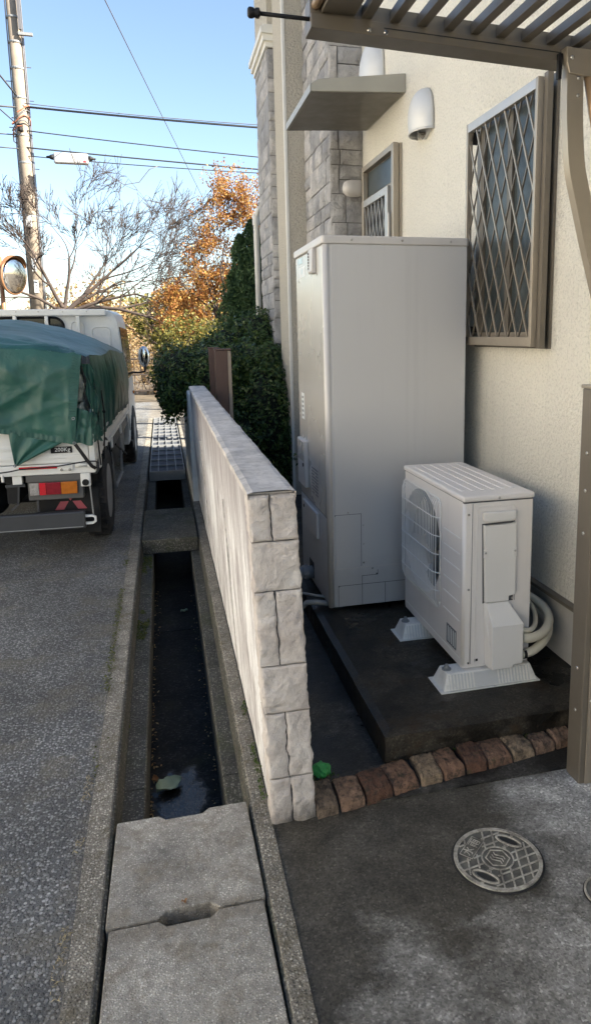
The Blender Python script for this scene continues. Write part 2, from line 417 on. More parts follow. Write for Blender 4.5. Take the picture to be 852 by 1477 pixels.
MAT['tanbar'] = simple('tan_tube', (.40,.27,.16), .4, metal=.3, var=.08)
def glass():
    t = Mt('frosted_glass', .28)
    k = t.ramp(t.noise(3, 4), [(.35, (.018,.024,.026)), (.65, (.06,.075,.078))])
    t.col(k); t.bump(t.voro(160, 'Distance'), .25, .002); return t.m
MAT['glass'] = glass()
MAT['darkglass'] = simple('dark_glass', (.012,.014,.015), .06, var=.1)
MAT['hood'] = simple('vent_steel', (.58,.58,.57), .5, metal=.25, var=.05)
MAT['lampglobe'] = simple('lamp_globe', (.50,.47,.44), .4, var=.04)
MAT['canopy'] = simple('canopy_steel', (.33,.315,.27), .42, metal=.15, var=.06, sc=4)
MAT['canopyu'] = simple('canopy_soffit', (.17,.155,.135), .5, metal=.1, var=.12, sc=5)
MAT['trim'] = simple('white_moulding', (.68,.66,.60), .6, var=.05)
MAT['pvc'] = simple('pale_pipe', (.62,.60,.55), .45, var=.06)
MAT['hose'] = simple('cream_hose', (.62,.585,.48), .55, var=.06, sc=12)
MAT['greypipe'] = simple('grey_pipe', (.16,.17,.18), .45, var=.1)
MAT['greyhose'] = simple('grey_hose', (.24,.25,.25), .6, var=.12)
MAT['truckw'] = simple('truck_white_paint', (.72,.72,.69), .35, var=.05, sc=3, dirt=.18)
MAT['truckbeige'] = simple('truck_pale_paint', (.70,.69,.62), .35, var=.04)
MAT['black'] = simple('black_plastic', (.010,.010,.011), .6, spec=.3, var=.2)
MAT['bumper'] = simple('painted_bumper', (.035,.038,.043), .5, var=.15, sc=5, dirt=.3)
MAT['lamphousing'] = simple('lamp_housing', (.09,.088,.085), .5, var=.1)
def tyre():
    t = Mt('tyre_rubber', .75); t.col(t.ramp(t.noise(14, 5), [(.3, (.012,.012,.013)), (.7, (.03,.03,.032))])); t.bump(t.noise(60, 4), .4, .006); return t.m
MAT['tyre'] = tyre()
MAT['rim'] = simple('wheel_rim', (.42,.42,.43), .45, metal=.4, var=.1)
MAT['redlens'] = simple('red_lens', (.55,.02,.03), .15, var=.15, sc=40)
MAT['deepred'] = simple('deep_red_lens', (.22,.012,.02), .18, var=.2, sc=40)
MAT['orangelens'] = simple('orange_lens', (.42,.13,.015), .15, var=.15, sc=40)
MAT['clearlens'] = simple('clear_lens', (.34,.32,.30), .12, var=.3, sc=60)
MAT['emblem'] = simple('red_emblem', (.34,.07,.09), .55, var=.1)
MAT['strap'] = simple('black_strap', (.012,.012,.013), .8)
def tarpm():
    t = Mt('green_tarp', .44, spec=.45)
    k = t.ramp(t.noise(2.2, 7, .6), [(.3, (.014,.066,.050)), (.6, (.021,.094,.073)), (.8, (.036,.125,.100))])
    k = t.mix(t.ramp(t.noise(9, 8, .7), [(.58, 0.), (.75, .35)]), k, (.09,.12,.08))
    t.col(k); t.bump(t.noise(260, 2), .2, .002); t.bump(t.noise(4.5, 5, .5, dist=.8), .35, .05); return t.m
MAT['tarp'] = tarpm()
MAT['tarphem'] = simple('tarp_hem', (.018,.080,.062), .5, var=.15, sc=20, bump=.5, bsc=110)
def bagm():
    t = Mt('clear_bag', .15); t.b.inputs['Transmission Weight'].default_value = .25
    t.col(t.ramp(t.noise(9, 5), [(.4, (.10,.13,.12)), (.65, (.45,.50,.48))])); t.bump(t.noise(14, 5, .6, dist=1.), .8, .03); return t.m
MAT['bag'] = bagm()
MAT['pole'] = simple('pole_concrete', (.235,.195,.15), .85, var=.15, sc=4, bump=.3, bsc=30)
MAT['wire'] = simple('black_wire', (.035,.037,.04), .6)
MAT['wiregrey'] = simple('grey_wire', (.10,.10,.11), .6)
MAT['closure'] = simple('closure_grey', (.36,.365,.37), .4, var=.05)
MAT['rust'] = simple('red_cable', (.30,.11,.06), .6)
MAT['mirror'] = simple('mirror_face', (.55,.55,.54), .03, metal=1, var=.02)
MAT['orangepaint'] = simple('mirror_back_orange', (.22,.11,.05), .5)
MAT['chrome'] = simple('mirror_shell', (.60,.62,.62), .16, metal=.7, var=.08)
MAT['railbrown'] = simple('railing_brown', (.035,.024,.018), .6)
MAT['brown'] = simple('brown_post', (.105,.058,.042), .5, var=.08)
MAT['postlit'] = simple('post_lit_side', (.36,.28,.21), .5, var=.06)
MAT['galv'] = simple('galvanised_steel', (.24,.25,.255), .6, metal=.2, var=.12, sc=9)
MAT['steelplate'] = simple('grating_plate', (.055,.062,.075), .7, metal=.0, var=.12, sc=9)
def iron():
    t = Mt('cover_iron', .7, .2)
    t.col(t.ramp(t.noise(30, 8, .75), [(.34, (.11,.10,.085)), (.48, (.31,.29,.25)), (.64, (.52,.50,.44))])); t.bump(t.noise(120, 4), .4, .002); return t.m
MAT['iron'] = iron()
MAT['irondark'] = simple('cover_recess', (.12,.115,.10), .85, .1, var=.5, sc=25)
MAT['greenp'] = simple('green_plastic', (.025,.26,.06), .45, var=.2, sc=30, bump=.5, bsc=60)
def leafmat(name, stops, rough=.5, trans=.25):
    t = Mt(name, rough, spec=.3)
    g = t.n('ShaderNodeNewGeometry')
    k = t.ramp(g.outputs['Random Per Island'], stops)
    t.col(k)
    tr = t.n('ShaderNodeBsdfTranslucent'); t.l(k, tr.inputs[0])
    mx = t.n('ShaderNodeMixShader'); mx.inputs[0].default_value = trans
    t.l(t.b.outputs[0], mx.inputs[1]); t.l(tr.outputs[0], mx.inputs[2]); t.l(mx.outputs[0], t.t.nodes['Material Output'].inputs[0])
    return t.m
MAT['hedge'] = leafmat('hedge_leaves', [(0,(.02,.042,.012)),(.5,(.048,.092,.024)),(.85,(.085,.135,.035)),(1,(.16,.19,.06))], .35)
MAT['conifer'] = leafmat('conifer_leaves', [(0,(.025,.055,.022)),(.5,(.055,.105,.042)),(1,(.10,.16,.06))], .6)
MAT['autumn'] = leafmat('autumn_leaves', [(0,(.13,.045,.018)),(.3,(.27,.105,.032)),(.65,(.38,.19,.052)),(.9,(.46,.29,.085)),(1,(.50,.40,.15))], .5, .4)
MAT['tan'] = leafmat('dry_leaves', [(0,(.20,.11,.05)),(.4,(.38,.25,.12)),(.8,(.50,.38,.20)),(1,(.55,.46,.28))], .6, .4)
MAT['olive'] = leafmat('olive_leaves', [(0,(.06,.075,.02)),(.5,(.13,.13,.03)),(1,(.30,.24,.06))], .6, .35)
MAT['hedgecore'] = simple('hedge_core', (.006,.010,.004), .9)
MAT['bark'] = simple('bark', (.052,.038,.031), .9, var=.3, sc=8, bump=.5, bsc=30)
MAT['mossm'] = leafmat('moss', [(0,(.035,.05,.01)),(.6,(.09,.11,.02)),(1,(.16,.15,.05))], .9, .2)
MAT['weed'] = leafmat('weed_leaves', [(0,(.03,.06,.015)),(1,(.10,.14,.03))], .6, .3)
MAT['drygrass'] = leafmat('dry_grass', [(0,(.30,.24,.12)),(1,(.55,.46,.26))], .7, .3)
MAT['paleleaf'] = simple('pale_leaf', (.30,.36,.24), .6, var=.2, sc=30)
MAT['brownleaf'] = simple('brown_leaf', (.30,.15,.06), .7, var=.3, sc=30)
MAT['ohwall'] = simple('white_house_wall', (.80,.77,.70), .9, var=.04, sc=1)
MAT['pvcwhite'] = simple('house_far_white', (.66,.65,.62), .8)

# ------------------------------------------------------------------ setting: ground, road, gutter
struct(box('ground', MAT['soil'], None, -320, 320, -60, 620, -.9, -.5))
struct(MB().box(-5.2, -.302, -10, 13.6, -.45, 0).build('road', MAT['asphalt']))
struct(MB().box(-26, 26, 13.6, 17.0, -.45, .001).build('cross_road', MAT['asphalt']))
struct(MB().box(.252, 1.62, -10, 2.0, -.45, 0).build('driveway', MAT['driveway']))
struct(MB().box(.252, 6.5, 2.0, 13.6, -.45, .006).build('side_passage', MAT['alley']))
struct(MB().box(-26, 26, 17.0, 40, -.6, -.05).build('verge', MAT['soil']))
gut = bpy.data.objects.new('gutter_channel', None); C.objects.link(gut); struct(gut)
yj = [-1.6, .45, 2.43, 4.45, 6.45, 8.45, 10.45, 12.45, 13.6]
for a, b in zip(yj[:-1], yj[1:]):
    def prof(p): return [Vector((x, a+.0025, z)) for x, z in p]
    L = MB().prism(prof([(-.300,-.60),(-.150,-.60),(-.142,-.105),(-.148,-.098),(-.216,-.098),(-.226,-.004),(-.232,0),(-.300,0)]), (0, b-a-.005, 0))
    L.build('channel_side', MAT['kerb'] if False else MAT['channel'], gut)
    Rr = MB().prism(prof([(.250,-.60),(.250,0),(.200,0),(.194,-.004),(.188,-.098),(.136,-.098),(.130,-.105),(.138,-.60)]), (0, b-a-.005, 0))
    Rr.build('channel_side', MAT['channel'], gut)
    MB().box(-.146, .134, a+.003, b-.003, -.60, -.36).build('channel_floor', MAT['channel_floor'], gut)
# kerb tops (lighter worn concrete facing laid on the channel lips)
struct(MB().prism([(-.3015,-10,-.02),(-.3015,-10,.004),(-.238,-10,.004),(-.230,-10,-.004),(-.2265,-10,-.02)], (0,23.6,0)).build('kerb', MAT['kerb']))
struct(MB().prism([(.2515,-10,-.02),(.2515,-10,.004),(.204,-10,.004),(.197,-10,-.004),(.1935,-10,-.02)], (0,23.6,0)).build('kerb', MAT['kerb']))

def cover_slab(label, y0, y1, z, notch_near, notch_far, xs, rz=0):
    xl, xr = xs; c = -.012
    p = [(xl+.004, y0), ]
    if notch_near: p += [(c-.078, y0), (c-.056, y0+.021), (c+.056, y0+.021), (c+.078, y0)]
    p += [(xr-.004, y0), (xr, y0+.004), (xr-.006, y1-.004), (xr-.010, y1)]
    if notch_far: p += [(c+.078, y1), (c+.056, y1-.021), (c-.056, y1-.021), (c-.078, y1)]
    p += [(xl+.010, y1), (xl+.006, y1-.004), (xl, y0+.004)]
    o = MB().prism([(x, y, -.094) for x, y in p], (0, 0, .094+z)).build('gutter_cover', MAT['slab'], bevel=.006)
    o.rotation_euler.z = rz
    return tag(o, label, 'gutter cover', 'concrete covers on the gutter')
cover_slab('worn concrete gutter cover at the open end of the gutter', 1.700, 2.115, .006, True, True, (-.221, .190))
cover_slab('worn concrete gutter cover nearest the camera, stained with brown blotches', 1.270, 1.693, .004, False, True, (-.218, .190))
o = MB().box(-.218, .186, 5.30, 6.27, -.096, .012).build('concrete_bridge', MAT['channel'], bevel=.008)
tag(o, 'dark concrete lid bridging the gutter in front of the steel grating', 'gutter cover')
# galvanised grating: frame, bearing bars, cross bars
for k_, (g0, g1) in enumerate(((8.10, 10.1), (10.12, 12.1), (12.12, 13.58))):
    gr = thing('steel_grating', ['grey galvanised grating panel over the gutter, nearest the concrete lid', 'sunlit middle panel of galvanised grating over the gutter', 'galvanised grating panel over the gutter, farthest away'][k_], 'grating', (0, g0, 0), 'steel gratings over the gutter')
    x0, x1 = -.208, .182
    pl = MB().box(x0+.006, x1-.006, g0+.006, g1-.006, -.092, -.012).build('bearing_plate', MAT['steelplate'], gr)
    for i in range(5):
        x = x0+(x1-x0)*i/4; x = min(max(x, x0+.008), x1-.008)
        MB().box(x-.0045, x+.0045, g0, g1, -.012, .012).build('bearing_bar', MAT['galv'], gr)
    nc = 5
    for i in range(nc+1):
        y = g0+.008+(g1-g0-.016)*i/nc
        MB().box(x0+.001, x1-.001, y-.008, y+.008, -.02, .010).build('cross_bar', MAT['galv'], gr)
    MB().box(x0, x1, g0-.004, g0+.004, -.094, .006).build('front_plate', MAT['galv'], gr)

# ------------------------------------------------------------------ block wall
wall = thing('boundary_wall', 'low leaning block wall with white lime-streaked street face beside the open gutter', 'wall', (.30, 2.0, 0))
WX0, WX1, WY0, WY1, WH = .214, .350, 1.985, 6.45, 1.058
def lean(x, z): return x+.040*(1-z/WH)
def wallbody(u, v):  # street face
    y = WY0+.05+(WY1-WY0-.05)*u; z = -.05+(WH-.015+.05)*v
    return (lean(WX0+.004, z)+.004*fbm((0, y, z), 3), y, z)
b = MB()
b.grid(wallbody, 90, 26)
n0 = len(b.v)
b.add([(lean(WX1-.004,-.05),WY0+.05,-.05),(lean(WX1-.004,-.05),WY1,-.05),(WX1-.004,WY1,WH-.015),(WX1-.004,WY0+.05,WH-.015)], [(0,1,2,3)])
b.add([(lean(WX0+.004,-.05),WY1,-.05),(lean(WX1-.004,-.05),WY1,-.05),(WX1-.004,WY1,WH-.015),(WX0+.004,WY1,WH-.015)], [(0,1,2,3)])
b.add([(lean(WX0+.004,-.05),WY0+.05,-.05),(lean(WX1-.004,-.05),WY0+.05,-.05),(WX1-.004,WY0+.05,WH-.015),(WX0+.004,WY0+.05,WH-.015)], [(0,1,2,3)])
sf_ = b.build('street_face', MAT['lime'], wall, smooth=False)
for y_ in (3.05, 4.86):
    MB().prism([(lean(WX0+.0015,-.02),y_,-.02),(lean(WX0+.0015,-.02),y_+.0022,-.02),(WX0+.0015,y_+.007,.80),(WX0+.0015,y_+.005,.80)], (.008,0,0)).build('block_joint', MAT['coping'], sf_)
def coping(u, v):
    x = WX0-.003+(WX1-WX0+.002)*u; y = WY0-.006+(WY1-WY0+.006)*v
    e = .004 if 0 < u < 1 else -.004
    return (x+(.004*fbm((u, y, 3), 5) if u in (0, 1) else 0), y, WH+e*.6+.0025*fbm((x, y, 0), 9))
cb = MB().grid(coping, 8, 150)
cb.box(WX0, WX1-.003, WY0+.02, WY1-.003, WH-.02, WH-.006)
for u in (0., 1.):
    def sk(a, v, u=u):
        p = Vector(coping(u, v)); return (p.x, p.y, p.z-.018*a)
    cb.grid(sk, 1, 150)
cb.build('coping', MAT['coping'], wall)
def rough_block(x0, x1, z0, z1, y0, depth, seed):
    """split-face block whose near face (towards -y) is broken stone"""
    g = .0022; x0 += g; x1 -= g; z0 += g; z1 -= g
    nx = max(6, int((x1-x0)/.0055)); nz = max(6, int((z1-z0)/.0055))
    def face(u, v):
        x = x0+(x1-x0)*u; z = z0+(z1-z0)*v
        e = min(u, 1-u)*(x1-x0); f_ = min(v, 1-v)*(z1-z0); ed = min(e, f_)
        bul = .005*(1-math.exp(-ed/.004))
        q = Vector((x*9+seed*3.7, z*9, seed))
        fac_ = noise.noise(q*1.1)+.35*noise.noise(q*2.6)
        step_ = math.floor(fac_*5)/5*.55+fac_*.45
        rg = .010*step_+.006*abs(noise.noise(q*2.3+Vector((3,1,0))))+.0022*noise.noise(q*6.1)
        rg = max(-.010, rg)
        xx = lean(x, z)
        if u in (0., 1.): xx += .0055*noise.noise(Vector((z*26, seed, 1)))+.003*noise.noise(Vector((z*80, seed, 2)))
        zz = z+(.002*noise.noise(Vector((x*30, seed, 7))) if v in (0., 1.) else 0)
        return Vector((xx, y0+.004-bul-rg*min(1, .25+ed/.008), zz))
    m_ = MB().grid(face, nx, nz)
    for u in (0., 1.):
        def sd_(a, v, u=u): p = face(u, v); return Vector((p.x, p.y+depth*a, p.z))
        m_.grid(sd_, 1, nz)
    for v in (0., 1.):
        def sd_(u, a, v=v): p = face(u, v); return Vector((p.x, p.y+depth*a, p.z))
        m_.grid(sd_, nx, 1)
    return m_
rows = [(.909,1.050,.45),(.757,.909,None),(.522,.757,.43),(.369,.522,None),(.152,.369,.46),(-.03,.152,.48)]
sd_i = 0
for z0, z1, j in rows:
    sp = [0, 1] if j is None else [0, j, 1]
    for a, c in zip(sp[:-1], sp[1:]):
        sd_i += 1
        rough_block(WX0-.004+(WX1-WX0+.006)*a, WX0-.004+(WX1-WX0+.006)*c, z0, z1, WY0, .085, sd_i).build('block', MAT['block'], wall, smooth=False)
# mortar bed behind the joints
MB().prism([(lean(WX0+.003,-.03),WY0+.012,-.03),(lean(WX1-.003,-.03),WY0+.012,-.03),(WX1-.003,WY0+.012,1.04),(WX0+.003,WY0+.012,1.04)], (0,.04,0)).build('mortar_bed', MAT['mortar'], wall)
# neighbour's lower wall beyond
nw = MB().box(.205, .34, 6.52, 8.3, -.05, .985).build('neighbour_wall', MAT['pvcwhite'], bevel=.01)
tag(nw, 'pale wall carrying on along the gutter behind the leaning block wall', 'wall')
# brown fence posts
for i, (x0, x1, y, z1, lab) in enumerate(((.425, .555, 6.05, 1.372, 'brown aluminium fence post with lit right side painted tan, standing behind the block wall'), (.425, .52, 6.85, 1.372, 'dark brown fence post half hidden by the nearer brown post'))):
    p = thing('fence_post', lab, 'post', ((x0+x1)/2, y, 0), 'brown fence posts')
    box('post_body', MAT['brown'], p, x0, x1-.03, y, y+.10, 0, z1, bevel=.003)
    box('lit_side', MAT['postlit'], p, x1-.0285, x1, y+.002, y+.098, 0, z1-.003, bevel=.002)  # lighter tan sheet paints the light on the post's right side
    box('post_cap', MAT['brown'], p, x0-.004, x1+.004, y-.004, y+.104, z1+.001, z1+.016, bevel=.003)

# ------------------------------------------------------------------ house
XW = 1.56
house = thing('house', 'cream stucco house with grey stone pillars along the right side', 'house', (XW, 2, 0))
box('wall', MAT['stucco'], house, XW, 8, -7, 5.60, .405, 5.25)
box('foundation', MAT['found'], house, XW+.02, 7.9, -6.9, 5.6, -.3, .404)
MB().prism([(XW-.022,-7,.385),(XW+.01,-7,.385),(XW+.01,-7,.408),(XW-.004,-7,.408),(XW-.022,-7,.400)], (0,12.53,0)).build('drip_flashing', MAT['bronze'], house)
box('upper_wall', MAT['stucco'], house, 1.335, 2.2, 5.60, 8.45, -.3, 5.25)
pil = box('pillar', MAT['mortar'], house, 1.315, 1.70, 5.545, 6.50, -.3, 5.24)
box('corner_strip', MAT['stucco_tan'], house, 1.132, 1.5, 6.494, 7.0, -.3, 5.245, bevel=.004)
box('lit_edge', MAT['trim'], house, 1.128, 1.150, 6.4885, 6.53, -.3, 5.246)  # pale strip paints the thin lit edge of the corner
pil2 = box('pillar', MAT['mortar'], house, 1.180, 1.70, 7.615, 8.48, -.3, 4.30)
box('upper_pillar', MAT['stucco_tan'], house, 1.175, 1.70, 7.610, 8.47, 4.48, 5.24)
mo = MB()
for z0, z1, o_ in ((4.30,4.35,.03),(4.35,4.41,.055),(4.41,4.47,.075),(4.47,4.50,.05)):
    mo.box(1.18-o_, 1.72, 7.615-o_, 8.48+o_, z0+.0005, z1-.0005)
mo.build('moulding', MAT['trim'], house)
box('roof', MAT['bronze'], house, 1.3, 8.2, -7.2, 5.7, 5.26, 5.36); box('bay_roof', MAT['bronze'], house, 1.10, 2.25, 5.705, 8.52, 5.26, 5.36)
def stone_face(parent, P, U, N, width, z0, z1, rows_, rng, cols):
    """ashlar cladding: P base corner, U along the face, N outward"""
    P = Vector(P); U = Vector(U); N = Vector(N); z = z0; i = 0
    while z < z1-.03:
        h = rng.choice(rows_); h = min(h, z1-z)
        if z1-(z+h) < .06: h = z1-z
        xs = [0]
        while True:
            wd = rng.choice(cols)*(1+.2*rng.random())
            if xs[-1]+wd > width-.06: break
            xs.append(xs[-1]+wd)
        xs.append(width)
        for a, c in zip(xs[:-1], xs[1:]):
            halves = [(z, z+h)]
            if h > .17 and c-a < .24 and rng.random() < .3: halves = [(z, z+h*.5), (z+h*.5, z+h)]
            for q0, q1 in halves:
                t_ = .016+.012*rng.random(); g = .0035; sd_ = rng.random()*50
                nx, nz = 5, 4
                def fn(u, v):
                    e = min(u, 1-u, v, 1-v)
                    d = t_*(.55 if e == 0 else 1)+.007*noise.noise(Vector((u*2.2+sd_, v*2.2, sd_)))*(e > 0)
                    uu = a+g+(c-a-2*g)*u; vv = q0+g+(q1-q0-2*g)*v
                    return P+U*uu+Vector((0,0,vv))+N*d
                mm = MB().grid(fn, nx, nz)
                ring = [fn(i_/nx, 0) for i_ in range(nx+1)]+[fn(1, j_/nz) for j_ in range(1, nz+1)]+[fn(i_/nx, 1) for i_ in range(nx-1, -1, -1)]+[fn(0, j_/nz) for j_ in range(nz-1, 0, -1)]
                back = [p_-N*((p_-P).dot(N)+.002) for p_ in ring]; k_ = len(ring)
                mm.add(ring+back, [(i_, (i_+1)%k_, k_+(i_+1)%k_, k_+i_) for i_ in range(k_)])
                mm.build('stone', MAT['stone'], parent)
        z += h; i += 1
rg = random.Random(5)
stone_face(pil, (1.300, 5.545, .95), (1,0,0), (0,-1,0), .262, .0, 3.7, (.11,.16,.21,.24), rg, (.07,.12,.19))
stone_face(pil, (1.315, 6.494, .95), (0,-1,0), (-1,0,0), .955, .0, 3.7, (.11,.15,.19), rg, (.14,.22,.30))
stone_face(pil2, (1.165, 7.615, .95), (1,0,0), (0,-1,0), .20, .0, 3.34, (.13,.18,.24,.27), rg, (.07,.11,.2))
stone_face(pil2, (1.180, 8.48, .95), (0,-1,0), (-1,0,0), .865, .0, 3.34, (.12,.17,.22), rg, (.14,.22,.3))

def lattice(parent, x, y0, y1, z0, z1, slope, step, r, matl, name='bar', depth=.007, mat2=None):
    """crossed flat bars in the plane x = const, clipped to the frame; every bar its own piece"""
    H = z1-z0; back = 1 if mat2 is None else 1
    for fam in (0, 1):
        k0 = y0-abs(slope)*H if True else y0
        y = y0-slope*H
        while y < y1+slope*H:
            # line: yy = y + s*(z-z0)
            s_ = slope if fam == 0 else -slope
            base = y if fam == 0 else y
            zl, zh = z0, z1
            def yy(z): return base+s_*(z-z0)
            if s_ > 0: zl = max(zl, z0+(y0-base)/s_); zh = min(zh, z0+(y1-base)/s_)
            else: zl = max(zl, z0+(y1-base)/s_); zh = min(zh, z0+(y0-base)/s_)
            if zh-zl > .03:
                xo = x+(depth if fam == back else 0)
                d = Vector((0, yy(zh)-yy(zl), zh-zl)).normalized(); sd2 = Vector((0, d.z, -d.y))
                a_ = Vector((xo, yy(zl), zl)); c_ = Vector((xo, yy(zh), zh))
                MB().flat_tube([a_, c_], depth*.95, r*2*(.8 if fam == back else 1), (1,0,0)).build(name, (mat2 or matl) if fam == back else matl, parent)
            y += step
# --- grilled window
gx, gy0, gy1, gz0, gz1 = 1.492, 2.715, 3.400, 1.437, 2.482
win = box('window', MAT['bronze'], house, XW-.012, XW+.01, gy0-.03, gy1+.02, gz0-.01, gz1+.015)
box('pane', MAT['glass'], win, XW-.016, XW-.0125, gy0+.02, gy1-.03, gz0+.045, gz1-.04)
box('sash_stile', MAT['bronze'], win, XW-.030, XW-.0165, gy0+.30, gy0+.345, gz0+.03, gz1-.03)
box('sash_stile', MAT['bronze'], win, XW-.030, XW-.0165, gy1-.10, gy1-.06, gz0+.03, gz1-.03)
box('sash_stile', MAT['champ'], win, XW-.030, XW-.0165, gy0+.0, gy0+.035, gz0+.03, gz1-.03)
box('sash_rail', MAT['champ'], win, XW-.031, XW-.0165, gy0, gy1-.02, gz0+.005, gz0+.06)
box('grille_frame_top', MAT['champlight'], win, gx-.012, gx+.014, gy0, gy1, gz1-.040, gz1, bevel=.002)  # paler metal paints the sky's highlight along the frame top
box('grille_frame_bottom', MAT['champ'], win, gx-.012, gx+.014, gy0, gy1, gz0, gz0+.040, bevel=.002)
box('grille_frame_side', MAT['champ'], win, gx-.013, gx+.014, gy0-.001, gy0+.020, gz0-.001, gz1+.001, bevel=.002)
box('grille_frame_side', MAT['champ'], win, gx-.0125, gx+.014, gy1-.018, gy1+.001, gz0+.001, gz1+.001, bevel=.002)
for yy_ in (gy0+.012, gy1-.012):
    for zz_ in (gz0+.06, gz1-.06): box('standoff', MAT['black'], win, gx+.0145, XW-.0125, yy_-.008, yy_+.008, zz_-.03, zz_+.03)
box('outer_rail', MAT['bronze'], win, XW-.055, XW-.031, gy0-.032, gy0-.002, gz0-.006, gz1+.012)
lattice(win, gx, gy0+.018, gy1-.016, gz0+.038, gz1-.038, .47, .0965, .0042, MAT['champ'], 'lattice_bar', .007, MAT['bronze'])
# --- back door with lattice
dy0, dy1, dz0, dz1 = 4.600, 5.345, .55, 2.70
door = box('door', MAT['champ'], house, XW-.020, XW+.01, dy0, dy1, dz0, dz1)
box('transom_pane', MAT['glass'], door, XW-.024, XW-.0205, dy0+.06, dy1-.04, 2.49, dz1-.045)
for a_ in ((dy0-.001, dy0+.045, dz0, dz1+.002), (dy1-.03, dy1+.001, dz0, dz1+.002)): box('frame_side', MAT['champ'], door, XW-.062, XW-.0245, *a_, bevel=.003)
box('frame_head', MAT['champ'], door, XW-.0615, XW-.0245, dy0+.0455, dy1-.0305, dz1-.038, dz1, bevel=.003)
box('leaf_stile', MAT['champlight'], door, XW-.075, XW-.025, dy0+.09, dy0+.145, dz0+.05, 2.455, bevel=.003)
box('leaf_stile', MAT['champ'], door, XW-.0745, XW-.025, dy1-.075, dy1-.032, dz0+.05, 2.455, bevel=.003)
box('leaf_head', MAT['champlight'], door, XW-.074, XW-.025, dy0+.1455, dy1-.0755, 2.405, 2.454, bevel=.003)
box('leaf_pane', MAT['dark'], door, XW-.040, XW-.0255, dy0+.1455, dy1-.0755, 1.2, 2.4)
lattice(door, XW-.066, dy0+.147, dy1-.077, 1.3, 2.403, .34, .085, .004, MAT['champlight'], 'lattice_bar')
box('hinge', MAT['champlight'], door, XW-.082, XW-.0625, dy0+.05, dy0+.085, 2.10, 2.28, bevel=.004)
# --- canopy over the door
can = MB().prism([(.955,4.53,2.945),(XW,4.53,2.978),(XW,4.53,3.09),(1.00,4.53,3.018),(.958,4.53,2.99)], (0,.875,0)).build('canopy', MAT['canopy'], house, bevel=.004)
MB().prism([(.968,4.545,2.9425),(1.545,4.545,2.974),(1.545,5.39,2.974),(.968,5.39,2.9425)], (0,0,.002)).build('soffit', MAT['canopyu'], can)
MB().box(.952, .9545, 4.53, 5.405, 2.944, 2.99).build('front_lip', MAT['canopy'], can)
def vent_hood(y, z, wy, hz, pr):
    def fn(u, v):
        a = math.pi*u
        if v < .3: c_, zz = 1, z-hz*.45+hz*.30*(v/.3)
        else: ph = (v-.3)/.7*math.pi/2; c_, zz = math.cos(ph), z-hz*.15+hz*.60*math.sin(ph)
        return Vector((XW-.004-pr*math.sin(a)*c_**.8*(1.0 if v >= .3 else .92+.08*v/.3), y+wy/2*math.cos(a)*max(c_, .001)**.85, zz))
    o = MB().grid(fn, 22, 18).build('vent_hood', MAT['hood'], house, smooth=True)
    sm = o.modifiers.new('solid', 'SOLIDIFY'); sm.thickness = .003
    MB().lathe((XW, y, z-hz*.12), (-1,0,0), [(wy*.44,0),(wy*.44,.010)], 20).build('duct_flange', MAT['hood'], o)
    rim = [fn(i/20, 0) for i in range(21)]; MB().tube(rim, .005, 6).build('rim', MAT['hood'], o, smooth=True)
    MB().tube([(XW-.01,y-.01,z-hz*.46),(XW-.05,y-.012,z-hz*.47),(XW-.02,y-.012,z-hz*.55)], .012, 8).build('drip_spout', MAT['canopyu'], o)
vent_hood(4.17, 2.765, .27, .27, .10); vent_hood(5.14, 3.32, .36, .42, .12)
lp = MB().lathe((XW, 5.445, 2.575), (-1,0,0), [(.052,0),(.052,.045)], 20).build('wall_lamp', MAT['canopyu'], house, smooth=False)
MB().lathe((XW-.045, 5.445, 2.575), (-1,0,0), [(.060,0),(.062,.02),(.062,.075),(.055,.105),(.038,.128),(.012,.138)], 20).build('globe', MAT['lampglobe'], lp, smooth=True)
dp = MB().tube([(1.130,8.56,-.2),(1.130,8.56,2.82),(1.150,8.53,2.90),(1.21,8.50,2.96)], .032, 10).build('downpipe', MAT['pvc'], house, smooth=True)
MB().lathe((1.130, 8.56, 2.74), (0,0,1), [(.040,0),(.040,.12)], 12).build('collar', MAT['pvc'], dp)

# house across the road: out of frame, but the glossy tank front and the truck mirror it and its sunlit wall lights this side
oh = thing('opposite_house', 'white house across the road, seen only as a warm reflection in the tank front', 'house', (-7, 2, 0))
box('wall', MAT['ohwall'], oh, -12, -7.0, -9, 11, -.4, 5.6)
for y in (-6.5, -2.6, 1.2, 5.0, 8.6):
    for z in (1.0, 3.5):
        w_ = box('window', MAT['darkglass'], oh, -7.03, -6.985, y, y+1.3, z, z+1.1)
        MB().box(-6.99, -6.96, y-.05, y+1.35, z-.06, z-.005).build('sill', MAT['trim'], w_)
MB().prism([(-6.6,-9.4,5.55),(-9.5,-9.4,7.2),(-12.4,-9.4,5.55)], (0,20.8,0)).build('roof', MAT['bronze'], oh)
struct(MB().box(-6.99, -5.205, -10, 13.6, -.45, .10).build('pavement', MAT['kerb']))

